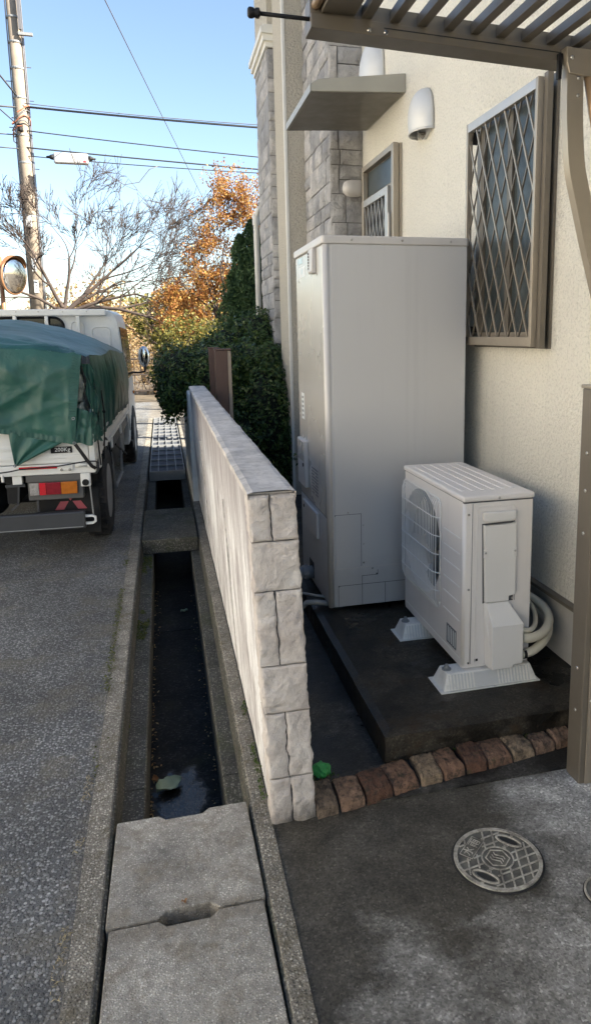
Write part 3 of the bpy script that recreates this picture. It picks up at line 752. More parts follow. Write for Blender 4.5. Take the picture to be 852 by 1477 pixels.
# ------------------------------------------------------------------ concrete pad, bricks
def padtop(u, v):
    x = .676+(1.60-.676)*u; y = 2.172+(4.6-2.172)*v
    return (x, y, .120+.003*fbm((x, y, 0), 5)-(.006 if u == 0 or v == 0 else 0))
pb = MB().grid(padtop, 30, 60)
pb.grid(lambda u, v: (.676+.924*u, 2.172+.004*(1-v)+.006*fbm((u*3, v, 1), 4)*(v < 1), -.05+(padtop(u, 0)[2]+.05)*v), 30, 6)
pb.grid(lambda u, v: (.676-.0*v, 2.172+2.428*u, -.05+(padtop(0, u)[2]+.05)*v), 60, 4)
struct(pb.build('concrete_pad', MAT['pad']))
edg = thing('brick_edging', 'row of worn tumbled bricks edging the driveway below the concrete pad', 'brick edging', (.85, 2.07, 0))
bj = [(.388,1.972),(.466,1.982),(.556,1.993),(.654,2.009),(.754,2.030),(.840,2.037),(.928,2.053),(1.013,2.058),(1.115,2.072),(1.210,2.088),(1.30,2.10),(1.39,2.115)]
for i, ((xa, ya), (xb, yb)) in enumerate(zip(bj[:-1], bj[1:])):
    rb = random.Random(i+40); g = .0045; top = .040+.012*rb.random(); dep = .125+.02*rb.random()
    ang = math.atan2(yb-ya, xb-xa); ex = Vector((math.cos(ang), math.sin(ang), 0)); ey = Vector((-math.sin(ang)*1+.10, math.cos(ang), 0)).normalized()
    L_ = math.hypot(xb-xa, yb-ya)-2*g; P0 = Vector((xa, ya, 0))+ex*g
    m_ = MB(); nu, nv = 12, 16
    def fn(u, v):
        # v runs up the front face then over the top
        e = min(u, 1-u)
        rd = .005*max(0, 1-e*12)**2+(.006 if noise.noise(Vector((u*5+i*3, v*6, 2))) > .42 and e < .2 else 0)
        if v < .34: y_, z_ = .0, -.02+(top+.02)*(v/.34)
        else: y_, z_ = dep*(v-.34)/.66, top
        cr = math.exp(-((v-.34)/.10)**2)
        jj = Vector((u*3+i*7, v*4, i)); nz_ = noise.noise(jj)*.004+noise.noise(jj*2.7)*.004+noise.noise(jj*6.3)*.002
        far = max(0, v-.9)*.12
        return P0+ex*(L_*u+.003*noise.noise(Vector((v*4, i, u))))+ey*(y_+cr*.006-nz_*(.7 if v < .34 else 0))+Vector((0,0,z_-cr*.007-rd-far+(nz_ if v >= .34 else 0)))
    m_.grid(fn, nu, nv)
    for u in (0., 1.):
        ring = [fn(u, j/nv) for j in range(nv+1)]
        m_.add(ring+[Vector((ring[-1].x, ring[-1].y, -.02))], [tuple(range(nv+2))])
    m_.build('brick', MAT['brick'], edg, smooth=False)
MB().prism([(.386,1.99,-.02),(1.39,2.13,-.02),(1.39,2.25,-.02),(.386,2.15,-.02)], (0,0,.034)).build('joint_bed', MAT['alley'], edg)
o = MB().ellipsoid((.443, 2.155, .046), (.032,.036,.020), 14, 8, .4).build('green_cap', MAT['greenp'])
tag(o, 'small bright green plastic lump lying between wall end and bricks', 'plastic cap')

# ------------------------------------------------------------------ hot water tank
tank = thing('hot_water_tank', 'tall grey hot water storage tank standing on the concrete pad', 'water tank', (1.10, 3.67, .12))
TX0, TX1, TY0, TY1, TZ0, TZ1 = .745, 1.462, 3.320, 4.030, .142, 1.915
pts = []
def rrect(x0, x1, y0, y1, r, n=5):
    p = []
    for cx, cy, a0 in ((x0+r, y0+r, 180), (x1-r, y0+r, 270), (x1-r, y1-r, 0), (x0+r, y1-r, 90)):
        for i in range(n+1):
            a = R(a0+90*i/n); p.append((cx+r*math.cos(a), cy+r*math.sin(a)))
    return p
MB().prism([(x, y, TZ0) for x, y in rrect(TX0+.002, TX1-.001, TY0+.002, TY1-.001, .016)], (0,0,TZ1-TZ0)).build('body', MAT['tank'], tank)
lid = MB().prism([(x, y, TZ1-.006) for x, y in rrect(TX0-.012, TX1+.006, TY0-.007, TY1+.006, .02)], (0,0,.038)).build('lid', MAT['tanktrim'], tank, bevel=.006)
box('side_panel', MAT['tank'], tank, TX0+.034, TX1-.006, TY0-.002, TY0+.01, TZ0+.001, TZ1-.008, bevel=.0012)
MB().tube([(TX0+.013, TY0+.013, TZ0), (TX0+.013, TY0+.013, TZ1-.007)], .0165, 14).build('corner_trim', MAT['tanktrim'], tank, smooth=True)
fp = box('front_panel', MAT['tankf'], tank, TX0-.0025, TX0+.01, TY0+.028, TY1-.02, .604, TZ1-.010, bevel=.002)
lp_ = box('lower_front_panel', MAT['tank'], tank, TX0-.0023, TX0+.01, TY0+.028, TY1-.02, TZ0+.02, .597, bevel=.002)
box('panel_seam', MAT['seam'], tank, TX0-.001, TX0+.0105, TY0+.016, TY1-.02, .5972, .6038)
# seams of the knock-out panels on the side
def seam(pts_, wd=.0022):
    q = MB()
    for a, c in zip(pts_[:-1], pts_[1:]):
        x0, x1 = sorted((a[0], c[0])); z0, z1 = sorted((a[1], c[1]))
        q.box(x0-wd/2, x1+wd/2, TY0-.0028, TY0+.004, z0-wd/2, z1+wd/2)
    q.build('panel_seam', MAT['seam'], tank)
seam([(.779,.612),(.779,.618),(.898,.618)]); seam([(.899,.616),(.911,.606)], .002) if False else seam([(.911,.606),(.911,.348)])
seam([(.900,.618),(.911,.618),(.911,.607)])
seam([(.791,.146),(.791,.248),(.796,.252),(1.135,.252),(1.44,.252)]); seam([(.914,.144),(.914,.296),(.988,.296),(.996,.303),(.996,.321)]); seam([(1.035,.250),(1.035,.144)])
seam([(.757,.146),(.757,1.905)], .0016)
box('lower_crease', MAT['tanktrim'], tank, .782, TX1-.007, TY0-.0035, TY0+.002, .338, .343)
def screw(parent, c, ax, r=.0055):
    MB().lathe(c, ax, [(r,-.002),(r,.0015),(r*.6,.0035)], 10).build('screw', MAT['screw'], parent)
for x in (.877, 1.124, 1.37): screw(lid, (x, TY0-.007, 1.928), (0,-1,0))
for x, z in ((.846,.629),(.922,.558),(.923,.462),(.924,.365),(.969,.331)): screw(tank, (x, TY0-.002, z), (0,-1,0))
for y, z in ((3.463,1.782),(3.935,1.779),(3.934,1.393),(3.692,1.394),(3.46,1.393)): screw(fp, (TX0-.0025, y, z), (-1,0,0))
# front details
hb = MB().prism([(TX0-.003,3.478,1.79),(TX0-.003,3.478,1.905),(TX0-.022,3.478,1.905),(TX0-.026,3.478,1.80),(TX0-.020,3.478,1.79)], (0,.095,0)).build('wall_bracket', MAT['tanktrim'], tank, bevel=.003)
for i in range(6): box('slot', MAT['dark'], hb, TX0-.0275, TX0-.0245, 3.545, 3.56, 1.812+i*.014, 1.820+i*.014)
s1 = box('sticker', MAT['stickerblue'], fp, TX0-.0038, TX0-.0026, 3.82, 3.945, 1.868, 1.900); 
s2 = box('sticker', MAT['sticker'], fp, TX0-.0038, TX0-.0026, 3.755, 3.918, 1.796, 1.850)
MB().lathe((TX0-.0040, 3.835, 1.826), (-1,0,0), [(.016,0),(.016,.0006)], 16).build('round_mark', MAT['stickerblue'], s2)
s3 = box('sticker', MAT['sticker'], fp, TX0-.0038, TX0-.0026, 3.855, 3.93, 1.035, 1.180)
for i in range(5): box('print_line', MAT['print'], s3, TX0-.0046, TX0-.0039, 3.87, 3.915, 1.05+i*.025, 1.062+i*.025)
ct = box('control_cover', MAT['tanktrim'], tank, TX0-.026, TX0-.003, 3.765, 3.972, .668, .926, bevel=.004)
box('cover_top', MAT['tankf'], ct, TX0-.0285, TX0-.0265, 3.78, 3.96, .81, .915); MB().lathe((TX0-.0265, 3.80, .792), (-1,0,0), [(.011,0),(.011,.004)], 12).build('lock', MAT['black'], ct)
s4 = box('rating_plate', MAT['tankf'], fp, TX0-.0036, TX0-.0026, 3.512, 3.70, .656, .812)
for i in range(9):
    box('print_line', MAT['print'], s4, TX0-.0044, TX0-.0037, 3.53, 3.53+.06+.02*(i%3), .664+i*.0165, .672+i*.0165)
    box('print_line', MAT['print'], s4, TX0-.0044, TX0-.0037, 3.625, 3.685, .664+i*.0165, .670+i*.0165)
lc = box('access_cover', MAT['tanktrim'], tank, TX0-.020, TX0-.0028, 3.515, 3.885, .445, .585, bevel=.004)
MB().lathe((TX0-.0205, 3.84, .553), (-1,0,0), [(.010,0),(.010,.003)], 12).build('knob', MAT['black'], lc)
box('drain_port', MAT['dark'], tank, TX0-.0040, TX0-.0024, 3.685, 3.80, .172, .262)
for x in (.80, 1.40):
    for y in (3.38, 3.97): MB().lathe((x, y, .118), (0,0,1), [(.035,0),(.03,.028)], 12).build('leg', MAT['dark'], tank)
MB().tube([(TX0+.01,3.72,.20),(TX0-.05,3.73,.20),(TX0-.10,3.74,.185),(TX0-.125,3.745,.13),(TX0-.128,3.745,.01)], .036, 12).build('drain_elbow', MAT['greypipe'], tank, smooth=True)
MB().lathe((TX0-.030,3.725,.20), (-1,0,0), [(.042,0),(.042,.03)], 14).build('elbow_collar', MAT['greypipe'], tank)
MB().tube([(TX0+.01,3.43,.160),(TX0-.045,3.45,.166),(TX0-.10,3.50,.166),(TX0-.128,3.53,.150),(TX0-.135,3.54,.06),(TX0-.138,3.55,.01)], .007, 8).build('drain_tube', MAT['greyhose'], tank, smooth=True)
MB().tube([(TX0+.01,3.38,.142),(TX0-.05,3.39,.152),(TX0-.10,3.41,.148),(TX0-.13,3.43,.11),(TX0-.135,3.44,.012)], .014, 10).build('drain_hose', MAT['greyhose'], tank, smooth=True)

# ------------------------------------------------------------------ heat pump outdoor unit
ac = thing('outdoor_unit', 'off-white heat pump outdoor unit with wire fan guard in front of the tank', 'outdoor unit', (1.22, 2.79, .2))
AX0, AX1, AY0, AY1, AZ0, AZ1 = 1.074, 1.364, 2.440, 3.130, .200, .862
fcy, fcz, frr = 2.895, .590, .229
# front panel with a round fan opening
q = MB(); n = 64; vs = []; 
for i in range(n):
    a = 2*math.pi*i/n; ca, sa = math.cos(a), math.sin(a)
    ty = ((AY1-.012-fcy) if ca > 0 else (fcy-AY0-.012))/max(1e-6, abs(ca)); tz = ((AZ1-fcz) if sa > 0 else (fcz-AZ0))/max(1e-6, abs(sa))
    t_ = min(ty, tz)
    vs += [(AX0, fcy+frr*ca, fcz+frr*sa), (AX0, fcy+t_*ca, fcz+t_*sa), (AX0+.09, fcy+frr*.98*ca, fcz+frr*.98*sa)]
corner = []
fs = []
for i in range(n):
    j = (i+1) % n
    fs.append((3*i, 3*i+1, 3*j+1, 3*j)); fs.append((3*i, 3*j, 3*j+2, 3*i+2))
q.add(vs, fs)
q.build('front_panel', MAT['ac'], ac)
# corner fillers so that the plate stays rectangular
q = MB()
for i in range(n):
    j = (i+1) % n; a_, b_ = Vector(vs[3*i+1]), Vector(vs[3*j+1])
    if abs(a_.y-b_.y) > 1e-4 and abs(a_.z-b_.z) > 1e-4:
        yc = a_.y if abs(a_.y-(AY1-.012)) < 1e-4 or abs(a_.y-(AY0+.012)) < 1e-4 else b_.y
        zc = a_.z if abs(a_.z-AZ1) < 1e-4 or abs(a_.z-AZ0) < 1e-4 else b_.z
        q.add([a_, b_, (AX0, yc, zc)], [(0, 1, 2)])
q.build('panel_corner', MAT['ac'], ac)
for y in (AY0+.012, AY1-.012): MB().tube([(AX0+.012, y, AZ0), (AX0+.012, y, AZ1)], .012, 12).build('corner_post', MAT['ac'], ac, smooth=True)
box('side_panel', MAT['ac'], ac, AX0+.012, AX1, AY0, AY0+.012, AZ0, AZ1, bevel=.002)
box('end_panel', MAT['ac'], ac, AX0+.012, AX1, AY1-.012, AY1, AZ0, AZ1, bevel=.002)
box('back_panel', MAT['fin'], ac, AX1-.03, AX1-.001, AY0+.013, AY1-.013, AZ0+.01, AZ1-.01)
box('base_pan', MAT['ac'], ac, AX0+.004, AX1-.002, AY0+.004, AY1-.004, AZ0-.012, AZ0+.008)
al = box('lid', MAT['ac'], ac, AX0-.004, AX1+.006, AY0-.005, AY1+.005, AZ1+.001, AZ1+.024, bevel=.007)
for i in range(6): box('lid_rib', MAT['ac'], al, AX0+.028+i*.043, AX0+.042+i*.043, AY0+.09, AY1-.03, AZ1+.022, AZ1+.0265, bevel=.002)
box('inner_partition', MAT['dark'], ac, AX0+.01, AX1-.04, AY0+.20, AY0+.21, AZ0+.01, AZ1-.01)
box('inner_shade', MAT['fin'], ac, AX1-.06, AX1-.05, AY0+.22, AY1-.02, AZ0+.01, AZ1-.01)
fn_ = MB()
for k_ in range(3):
    a0 = k_*2*math.pi/3+.4
    def blade(u, v):
        r_ = .05+(frr*.92-.05)*v; a = a0+(-.55+1.15*u)*(.7+.3*v)
        return (AX0+.045+.05*(u-.5)*(1-.4*v), fcy+r_*math.cos(a), fcz+r_*math.sin(a))
    fn_.grid(blade, 6, 5)
fan = fn_.build('fan', MAT['fan'], ac, smooth=True)
MB().lathe((AX0+.075, fcy, fcz), (-1,0,0), [(.055,0),(.055,.03),(.03,.045)], 20).build('hub', MAT['fan'], fan)
gd = thing('x', '', '') if False else None
# fan guard: bowed wire basket
GY0, GY1, GZ0, GZ1 = 2.662, 3.128, .352, .826
guard = MB()
def gpt(u, v):
    eu = min(u, 1-u); ev = min(v, 1-v)
    bow = .022*(1-math.exp(-eu/.035))*(1-math.exp(-ev/.035))
    return (AX0-.004-bow, GY0+(GY1-GY0)*u, GZ0+(GZ1-GZ0)*v)
def rr_frame(r):
    p = []
    for cy, cz, a0 in ((GY0+r, GZ0+r, 180), (GY1-r, GZ0+r, 270), (GY1-r, GZ1-r, 0), (GY0+r, GZ1-r, 90)):
        for i in range(6):
            a = R(a0+90*i/5); p.append((AX0-.005, cy+r*math.cos(a), cz+r*math.sin(a)))
    return p+[p[0]]
g_ = guard.tube(rr_frame(.035), .0032, 6).build('fan_guard', MAT['wirew'], ac, smooth=True)
for i in range(1, 26):
    u = i/26; MB().tube([gpt(u, t/14) for t in range(15)], .0016, 5).build('guard_wire', MAT['wirew'], g_, smooth=True)
for i in range(1, 6):
    v = i/6+.0; MB().tube([Vector(gpt(t/14, v))+Vector((-.002,0,0)) for t in range(15)], .0022, 5).build('guard_wire', MAT['wirew'], g_, smooth=True)
# stamped grooves on the front
for z in (.714,.650,.586,.517,.453,.378): box('stamped_groove', MAT['wirew'], ac, AX0-.0022, AX0+.003, 2.468, 2.632, z-.0020, z+.0020)
box('stamped_groove', MAT['wirew'], ac, AX0-.0012, AX0+.003, 2.462, 3.10, .2245, .2275)
lb = box('label', MAT['print'], ac, AX0-.0014, AX0+.002, 2.494, 2.594, .242, .323)
for i in range(5): box('print_line', MAT['sticker'], lb, AX0-.0020, AX0-.0015, 2.50+.018*i, 2.508+.018*i, .25, .315)
# end facing the driveway: frame groove, grip, terminal cover, valve cover
box('lid_gap_shade', MAT['seam'], ac, AX0+.0004, AX1-.001, AY0-.0006, AY1-.002, AZ1-.0035, AZ1+.0012)  # dark strips here paint the shadow under lid, round cover and panel
MB().prism([(1.150,AY0-.0006,.774),(1.291,AY0-.0006,.7775),(1.295,AY0-.0006,.452),(1.158,AY0-.0006,.452)], (0,.003,0)).build('cover_gap_shade', MAT['seam'], ac)
box('panel_gap_shade', MAT['seam'], ac, 1.1095, 1.1115, AY0-.0006, AY0+.003, .205, .856)
MB().tube([(1.130,AY0-.001,.21),(1.130,AY0-.001,.83),(1.136,AY0-.001,.842),(1.284,AY0-.001,.839),(1.290,AY0-.001,.828),(1.290,AY0-.001,.30)], .0022, 6, cap=False).build('panel_rib', MAT['ac'], ac, smooth=True)
MB().tube([(1.107,AY0-.001,.205),(1.107,AY0-.001,.856)], .0018, 6).build('panel_rib', MAT['ac'], ac, smooth=True)
gp = MB().prism([(1.146,AY0-.001,.824),(1.286,AY0-.001,.822),(1.284,AY0-.001,.790),(1.262,AY0-.001,.783),(1.172,AY0-.001,.783),(1.152,AY0-.001,.788)], (0,-.022,0)).build('grip', MAT['acp'], ac, bevel=.006)
tc = MB().prism([(1.153,AY0-.001,.771),(1.166,AY0-.001,.768),(1.274,AY0-.001,.771),(1.288,AY0-.001,.775),(1.290,AY0-.001,.482),(1.263,AY0-.001,.478),(1.263,AY0-.001,.459),(1.163,AY0-.001,.459)], (0,-.016,0)).build('terminal_cover', MAT['acp'], ac, bevel=.003)
for x in (1.159, 1.283):
    c_ = box('clip_recess', MAT['acp'], tc, x-.009, x+.009, AY0-.0195, AY0-.0165, .640, .676, bevel=.0015); screw(tc, (x, AY0-.0195, .662), (0,-1,0), .004)
vc = MB()
yb_, yf_ = AY0-.001, AY0-.055
P_ = lambda x, y, z: (x, y, z)
vc.add([P_(1.163,yb_,.456),P_(1.264,yb_,.456),P_(1.326,yb_,.366),P_(1.326,yb_,.205),P_(1.283,yb_,.203),P_(1.280,yb_,.192),P_(1.172,yb_,.192),
        P_(1.176,yf_,.372),P_(1.310,yf_,.372),P_(1.310,yf_,.208),P_(1.270,yf_,.206),P_(1.268,yf_,.194),P_(1.180,yf_,.194),P_(1.172,AY0-.012,.456),P_(1.262,AY0-.012,.456)],
       [(0,1,14,13),(13,14,8,7),(1,2,8,14),(2,3,9,8),(3,4,10,9),(4,5,11,10),(5,6,12,11),(6,0,13,7,12),(7,8,9,10,11,12)])
vc.build('valve_cover', MAT['acp'], ac, bevel=.003)
for x, z in ((1.218,.874),): screw(al, (x, AY0-.005, z), (0,-1,0), .005)
for x, z in ((1.095,.814),(1.099,.514),(1.102,.210),(1.285,.462)): screw(ac, (x, AY0, z), (0,-1,0), .005)
for x in (1.135, 1.335): box('drain_slot', MAT['dark'], ac, x-.008, x+.008, AY0-.001, AY0+.002, .214, .224)
def hose(pts_, r, name, m_=None):
    # smooth the control polygon
    P = [Vector(p) for p in pts_]; out = []
    for i in range(len(P)-1):
        p0 = P[max(i-1,0)]; p1 = P[i]; p2 = P[i+1]; p3 = P[min(i+2,len(P)-1)]
        for t in range(6):
            t /= 6; out.append(.5*((2*p1)+(-p0+p2)*t+(2*p0-5*p1+4*p2-p3)*t*t+(-p0+3*p1-3*p2+p3)*t**3))
    out.append(P[-1])
    return MB().tube(out, r, 10).build(name, m_ or MAT['hose'], ac, smooth=True)
hose([(1.322,2.412,.300),(1.370,2.415,.296),(1.440,2.45,.300),(1.505,2.53,.312),(1.525,2.62,.335),(1.49,2.75,.355),(1.43,2.95,.36)], .019, 'insulated_hose')
hose([(1.322,2.415,.232),(1.375,2.42,.238),(1.450,2.46,.262),(1.515,2.55,.278),(1.530,2.66,.300),(1.50,2.8,.320),(1.44,3.0,.33)], .018, 'insulated_hose')
hose([(1.322,2.425,.330),(1.365,2.43,.322),(1.42,2.49,.325),(1.465,2.60,.345),(1.46,2.72,.37)], .010, 'insulated_hose')
MB().lathe((1.326,2.414,.231), (1,0,0), [(.019,0),(.0195,.012)], 12).build('hose_end', MAT['black'], ac)
# plastic base blocks
def foot(y, label):
    f = thing('base_block', label, 'base block', (1.19, y, .12), 'plastic base blocks under the outdoor unit')
    x0, x1, h_ = .985, 1.385, .062; wb, wt = .062, .040
    m_ = MB().add([(x0,y-wb,.123),(x1,y-wb,.123),(x1,y+wb,.123),(x0,y+wb,.123),(x0+.022,y-wt,.123+h_),(x1-.022,y-wt,.123+h_),(x1-.022,y+wt,.123+h_),(x0+.022,y+wt,.123+h_)],
                  [(3,2,1,0),(4,5,6,7),(0,1,5,4),(1,2,6,5),(2,3,7,6),(3,0,4,7)])
    m_.build('block_body', MAT['plasticfoot'], f, bevel=.004)
    box('flange', MAT['plasticfoot'], f, x0-.014, x1+.008, y-wb-.010, y+wb+.010, .1195, .1235, bevel=.001)
    MB().prism([(x0+.026,y-wb+.0006,.127),(x1-.030,y-wb+.0006,.127),(x1-.030,y-wt-.0016,.180),(x0+.026,y-wt-.0016,.180)], (0,-.0016,0)).build('rib_shade', MAT['hood'], f)  # grey sheet paints the shade between the ribs
    for i in range(26):
        x = x0+.03+i*.0135
        if 1.115 < x < 1.205: continue
        MB().prism([(x,y-wb-.0040,.126),(x+.006,y-wb-.0040,.126),(x+.006,y-wt-.0060,.181),(x,y-wt-.0060,.181)], (0,.005,0)).build('rib', MAT['plasticfoot'], f)
    b_ = MB().lathe((1.020, y, .123+h_), (0,0,1), [(.019,0),(.019,.004),(.011,.0045),(.011,.013),(.007,.014),(.006,.022)], 12).build('anchor_bolt', MAT['galv'], f)
foot(2.462, 'white plastic base block under the near end of the outdoor unit')
foot(2.960, 'white plastic base block under the far end of the outdoor unit')

# ------------------------------------------------------------------ overhead gate and its post
gate = thing('overhead_gate', 'bronze aluminium overhead gate with slats, raised above the driveway', 'gate', (1.30, 1.95, 1.33))
def slz(x): return 2.262-.036*(x-.41)
MB().prism([(.408,1.915,slz(.408)),(1.62,1.915,slz(1.62)),(1.62,1.915,slz(1.62)+.034),(.408,1.915,slz(.408)+.034)], (0,.078,0)).build('stile', MAT['bronze'], gate, bevel=.002)
MB().prism([(.408,1.925,slz(.408)+.0345),(1.62,1.925,slz(1.62)+.0345),(1.62,1.925,slz(1.62)+.072),(.408,1.925,slz(.408)+.072)], (0,.060,0)).build('stile_web', MAT['bronze'], gate)
MB().prism([(.60,1.9142,slz(.60)+.019),(1.62,1.9142,slz(1.62)+.019),(1.62,1.9142,slz(1.62)+.0215),(.60,1.9142,slz(.60)+.0215)], (0,.004,0)).build('stile_groove', MAT['dark'], gate)
MB().box(.436, .525, -1.3, 1.9245, 2.300, 2.352).build('end_rail', MAT['bronze'], gate, bevel=.003)
MB().tube([(.424,-1.3,2.318),(.424,1.93,2.318)], .0125, 10).build('edge_tube', MAT['tanbar'], gate, smooth=True)
for i in range(14):
    x = .5477+.0753*i
    MB().box(x-.005, x+.021, -1.3, 1.9245, slz(x)+.040, slz(x)+.066).build('slat', MAT['bronze'], gate, bevel=.0015)
MB().tube([(.44,1.935,2.287),(.275,1.935,2.2895)], .0055, 8).build('stop_rod', MAT['black'], gate, smooth=True)
MB().lathe((.283,1.935,2.2893), (-1,0,0), [(.007,0),(.0125,.003),(.012,.010),(.0095,.013),(.013,.019),(.013,.027),(.009,.031)], 14).build('rod_knob', MAT['black'], gate, smooth=True)
for x in (.56, .605): screw(gate, (x, 1.9145, slz(x)+.010), (0,-1,0), .006)
for x in (.70, 1.0, 1.3): screw(gate, (x, 1.925, slz(x)+.055), (0,-1,0), .004)
br = MB().prism([(1.108,1.881,2.262),(1.112,1.881,2.222),(1.120,1.881,2.195),(1.190,1.881,2.190),(1.208,1.881,2.200),(1.214,1.881,2.225),(1.214,1.881,2.258)], (0,.030,0)).build('arm_bracket', MAT['champ'], gate, bevel=.002)
screw(br, (1.126,1.881,2.235), (0,-1,0), .006)
MB().prism([(1.096,1.90,2.25),(1.108,1.90,2.25),(1.106,1.90,2.185),(1.096,1.90,2.185)], (0,.012,0)).build('latch_tab', MAT['black'], gate)
arm = [(1.140,1.900,2.215),(1.142,1.900,2.12),(1.147,1.900,2.04),(1.158,1.900,1.95),(1.183,1.900,1.86),(1.212,1.900,1.76),(1.240,1.900,1.67),(1.275,1.900,1.56),(1.310,1.900,1.46),(1.345,1.905,1.36),(1.36,1.91,1.25)]
def spline(pts_, k=6):
    P = [Vector(p) for p in pts_]; out = []
    for i in range(len(P)-1):
        p0 = P[max(i-1,0)]; p1 = P[i]; p2 = P[i+1]; p3 = P[min(i+2,len(P)-1)]
        for t in range(k):
            t /= k; out.append(.5*((2*p1)+(-p0+p2)*t+(2*p0-5*p1+4*p2-p3)*t*t+(-p0+3*p1-3*p2+p3)*t**3))
    return out+[P[-1]]
A_ = MB().flat_tube(spline(arm), .030, .050, (0,1,0)).build('lift_arm', MAT['champ'], gate)
for z in (2.185, 2.140): screw(A_, (1.150,1.885,z), (0,-1,0), .005)
MB().tube([(1.183,1.895,2.205),(1.202,1.890,2.10),(1.225,1.885,2.00),(1.275,1.88,1.80),(1.36,1.89,1.55),(1.40,1.90,1.40)], .0125, 10).build('stay_tube', MAT['tanbar'], gate, smooth=True)
gp_ = thing('gate_post', 'brown-grey metal gate post with rivets at the right edge of the driveway', 'post', (1.33, 1.95, 0))
box('post_body', MAT['bronze'], gp_, 1.272, 1.42, 1.912, 1.990, -.02, 1.322, bevel=.004)
box('front_cover', MAT['champ'], gp_, 1.292, 1.42, 1.9065, 1.9115, .0, 1.320, bevel=.001)
box('post_cap', MAT['champ'], gp_, 1.268, 1.425, 1.904, 1.994, 1.3225, 1.334, bevel=.003)
for z in (1.12, 1.0, .86, .40, .25): screw(gp_, (1.272, 1.95, z), (-1,0,0), .006)
for x in (1.30, 1.34): screw(gp_, (x, 1.9065, .30), (0,-1,0), .005)

# ------------------------------------------------------------------ manhole covers
def manhole(cx, cy, rad, label, detail, rot=0):
    mh = thing('manhole_cover', label, 'manhole cover', (cx, cy, 0), 'small drain covers in the driveway')
    MB().lathe((cx,cy,0), (0,0,1), [(rad*1.035,-.01),(rad*1.035,.0028),(rad*1.005,.003)], 48).build('seat_ring', MAT['dark'], mh)
    MB().lathe((cx,cy,0), (0,0,1), [(rad*.985,-.01),(rad*.985,.0034),(rad*.97,.0042)], 48).build('plate', MAT['irondark'], mh)
    def ring(r0, r1, z, name, mt, n=48):
        q = MB(); vs = []; 
        for i in range(n):
            a = 2*math.pi*i/n
            for r_, z_ in ((r0,.0035),(r0,z),(r1,z),(r1,.0035)): vs.append((cx+r_*math.cos(a), cy+r_*math.sin(a), z_))
        fs = []
        for i in range(n):
            j = (i+1) % n
            for k_ in range(3): fs.append((4*i+k_, 4*j+k_, 4*j+k_+1, 4*i+k_+1))
        return q.add(vs, fs).build(name, mt, mh)
    ring(rad*.90, rad*.983, .0075, 'rim', MAT['iron'])
    if not detail: 
        ring(rad*.5, rad*.56, .007, 'inner_ring', MAT['iron']); return
    ring(rad*.335, rad*.365, .0068, 'inner_ring', MAT['iron'], 32)
    ex = Vector((math.cos(rot), math.sin(rot), 0)); ey = Vector((-math.sin(rot), math.cos(rot), 0)); O = Vector((cx, cy, 0))
    def inside(p):
        r_ = p.length
        if r_ > rad*.90 or r_ < rad*.36: return False
        a, b_ = p.dot(ex), p.dot(ey)
        for s_ in (1, -1):
            if abs(a) < rad*.30 and abs(b_-s_*rad*.66) < rad*.15: return False
        if a < -rad*.45 and abs(b_) < rad*.36 and a > -rad*.80: return False
        return True
    for fam in (0, 1):
        ang = rot+R(58 if fam == 0 else 122); d = Vector((math.cos(ang), math.sin(ang), 0)); nn = Vector((-d.y, d.x, 0))
        for i in range(-4, 5):
            off = nn*(i*rad*.225); run = []; k_ = 90
            for t in range(k_+1):
                p = off+d*(rad*(-1+2*t/k_))
                if inside(p): run.append(p)
                if (not inside(p) or t == k_) and run:
                    if (run[-1]-run[0]).length > rad*.08:
                        a_, b_ = O+run[0], O+run[-1]; h2 = nn*(rad*.017)
                        MB().prism([a_-h2+Vector((0,0,.0036)), b_-h2+Vector((0,0,.0036)), b_+h2+Vector((0,0,.0036)), a_+h2+Vector((0,0,.0036))], (0,0,.0030+.0003*fam)).build('lattice_rib', MAT['iron'], mh)
                    run = []
    for s_ in (1, -1):
        c_ = O+ey*(s_*rad*.66)
        st = [c_+ex*(rad*.30*math.cos(a)*1.0)+ey*(rad*.13*math.sin(a)) for a in [2*math.pi*i/20 for i in range(20)]]
        sl_ = MB().tube(st+[st[0]], .0035, 6, cap=False); 
        for v_ in sl_.v: v_.z += .0045
        sl_.build('handle_surround', MAT['iron'], mh)
        st2 = [c_+ex*(rad*.22*math.cos(a))+ey*(rad*.07*math.sin(a))+Vector((0,0,.0044)) for a in [2*math.pi*i/16 for i in range(16)]]
        MB().prism(st2, (0,0,.0006)).build('handle_slot', MAT['dark'], mh)
    hx = [O+(ex*math.cos(a)+ey*math.sin(a))*rad*.27+Vector((0,0,.0058)) for a in [R(30+60*i) for i in range(6)]]
    MB().tube(hx+[hx[0]], .0020, 5, cap=False).build('hexagon_mark', MAT['iron'], mh)
    for i in (-1, 0, 1):
        b_ = O+ey*(i*rad*.085)+Vector((0,0,.0058)); s_ = rad*.15
        MB().tube([b_-ex*s_+ey*.004, b_-ex*s_*.6-ey*.003, b_, b_+ex*s_*.6+ey*.003, b_+ex*s_-ey*.004], .0018, 5).build('emblem_stroke', MAT['iron'], mh)
    c_ = O-ex*(rad*.625)
    tp = [c_+ex*a*rad*.15+ey*b_*rad*.33+Vector((0,0,.0043)) for a, b_ in ((-1,-1),(1,-1),(1,1),(-1,1))]
    MB().prism(tp, (0,0,.0014)).build('name_plate', MAT['irondark'], mh)
    tq = [p_+Vector((0,0,.0010)) for p_ in tp]
    MB().tube(tq+[tq[0]], .0014, 5, cap=False).build('name_frame', MAT['iron'], mh)
    text('lettering', '雨', rad*.27, MAT['iron'], mh, c_+ey*rad*.155+Vector((0,0,.0062)), ey, -ex)
    text('lettering', '水', rad*.27, MAT['iron'], mh, c_-ey*rad*.155+Vector((0,0,.0062)), ey, -ex)
manhole(.855, 1.665, .128, 'round iron drain cover with diamond ribs and hexagon mark in the driveway', True, R(-48))
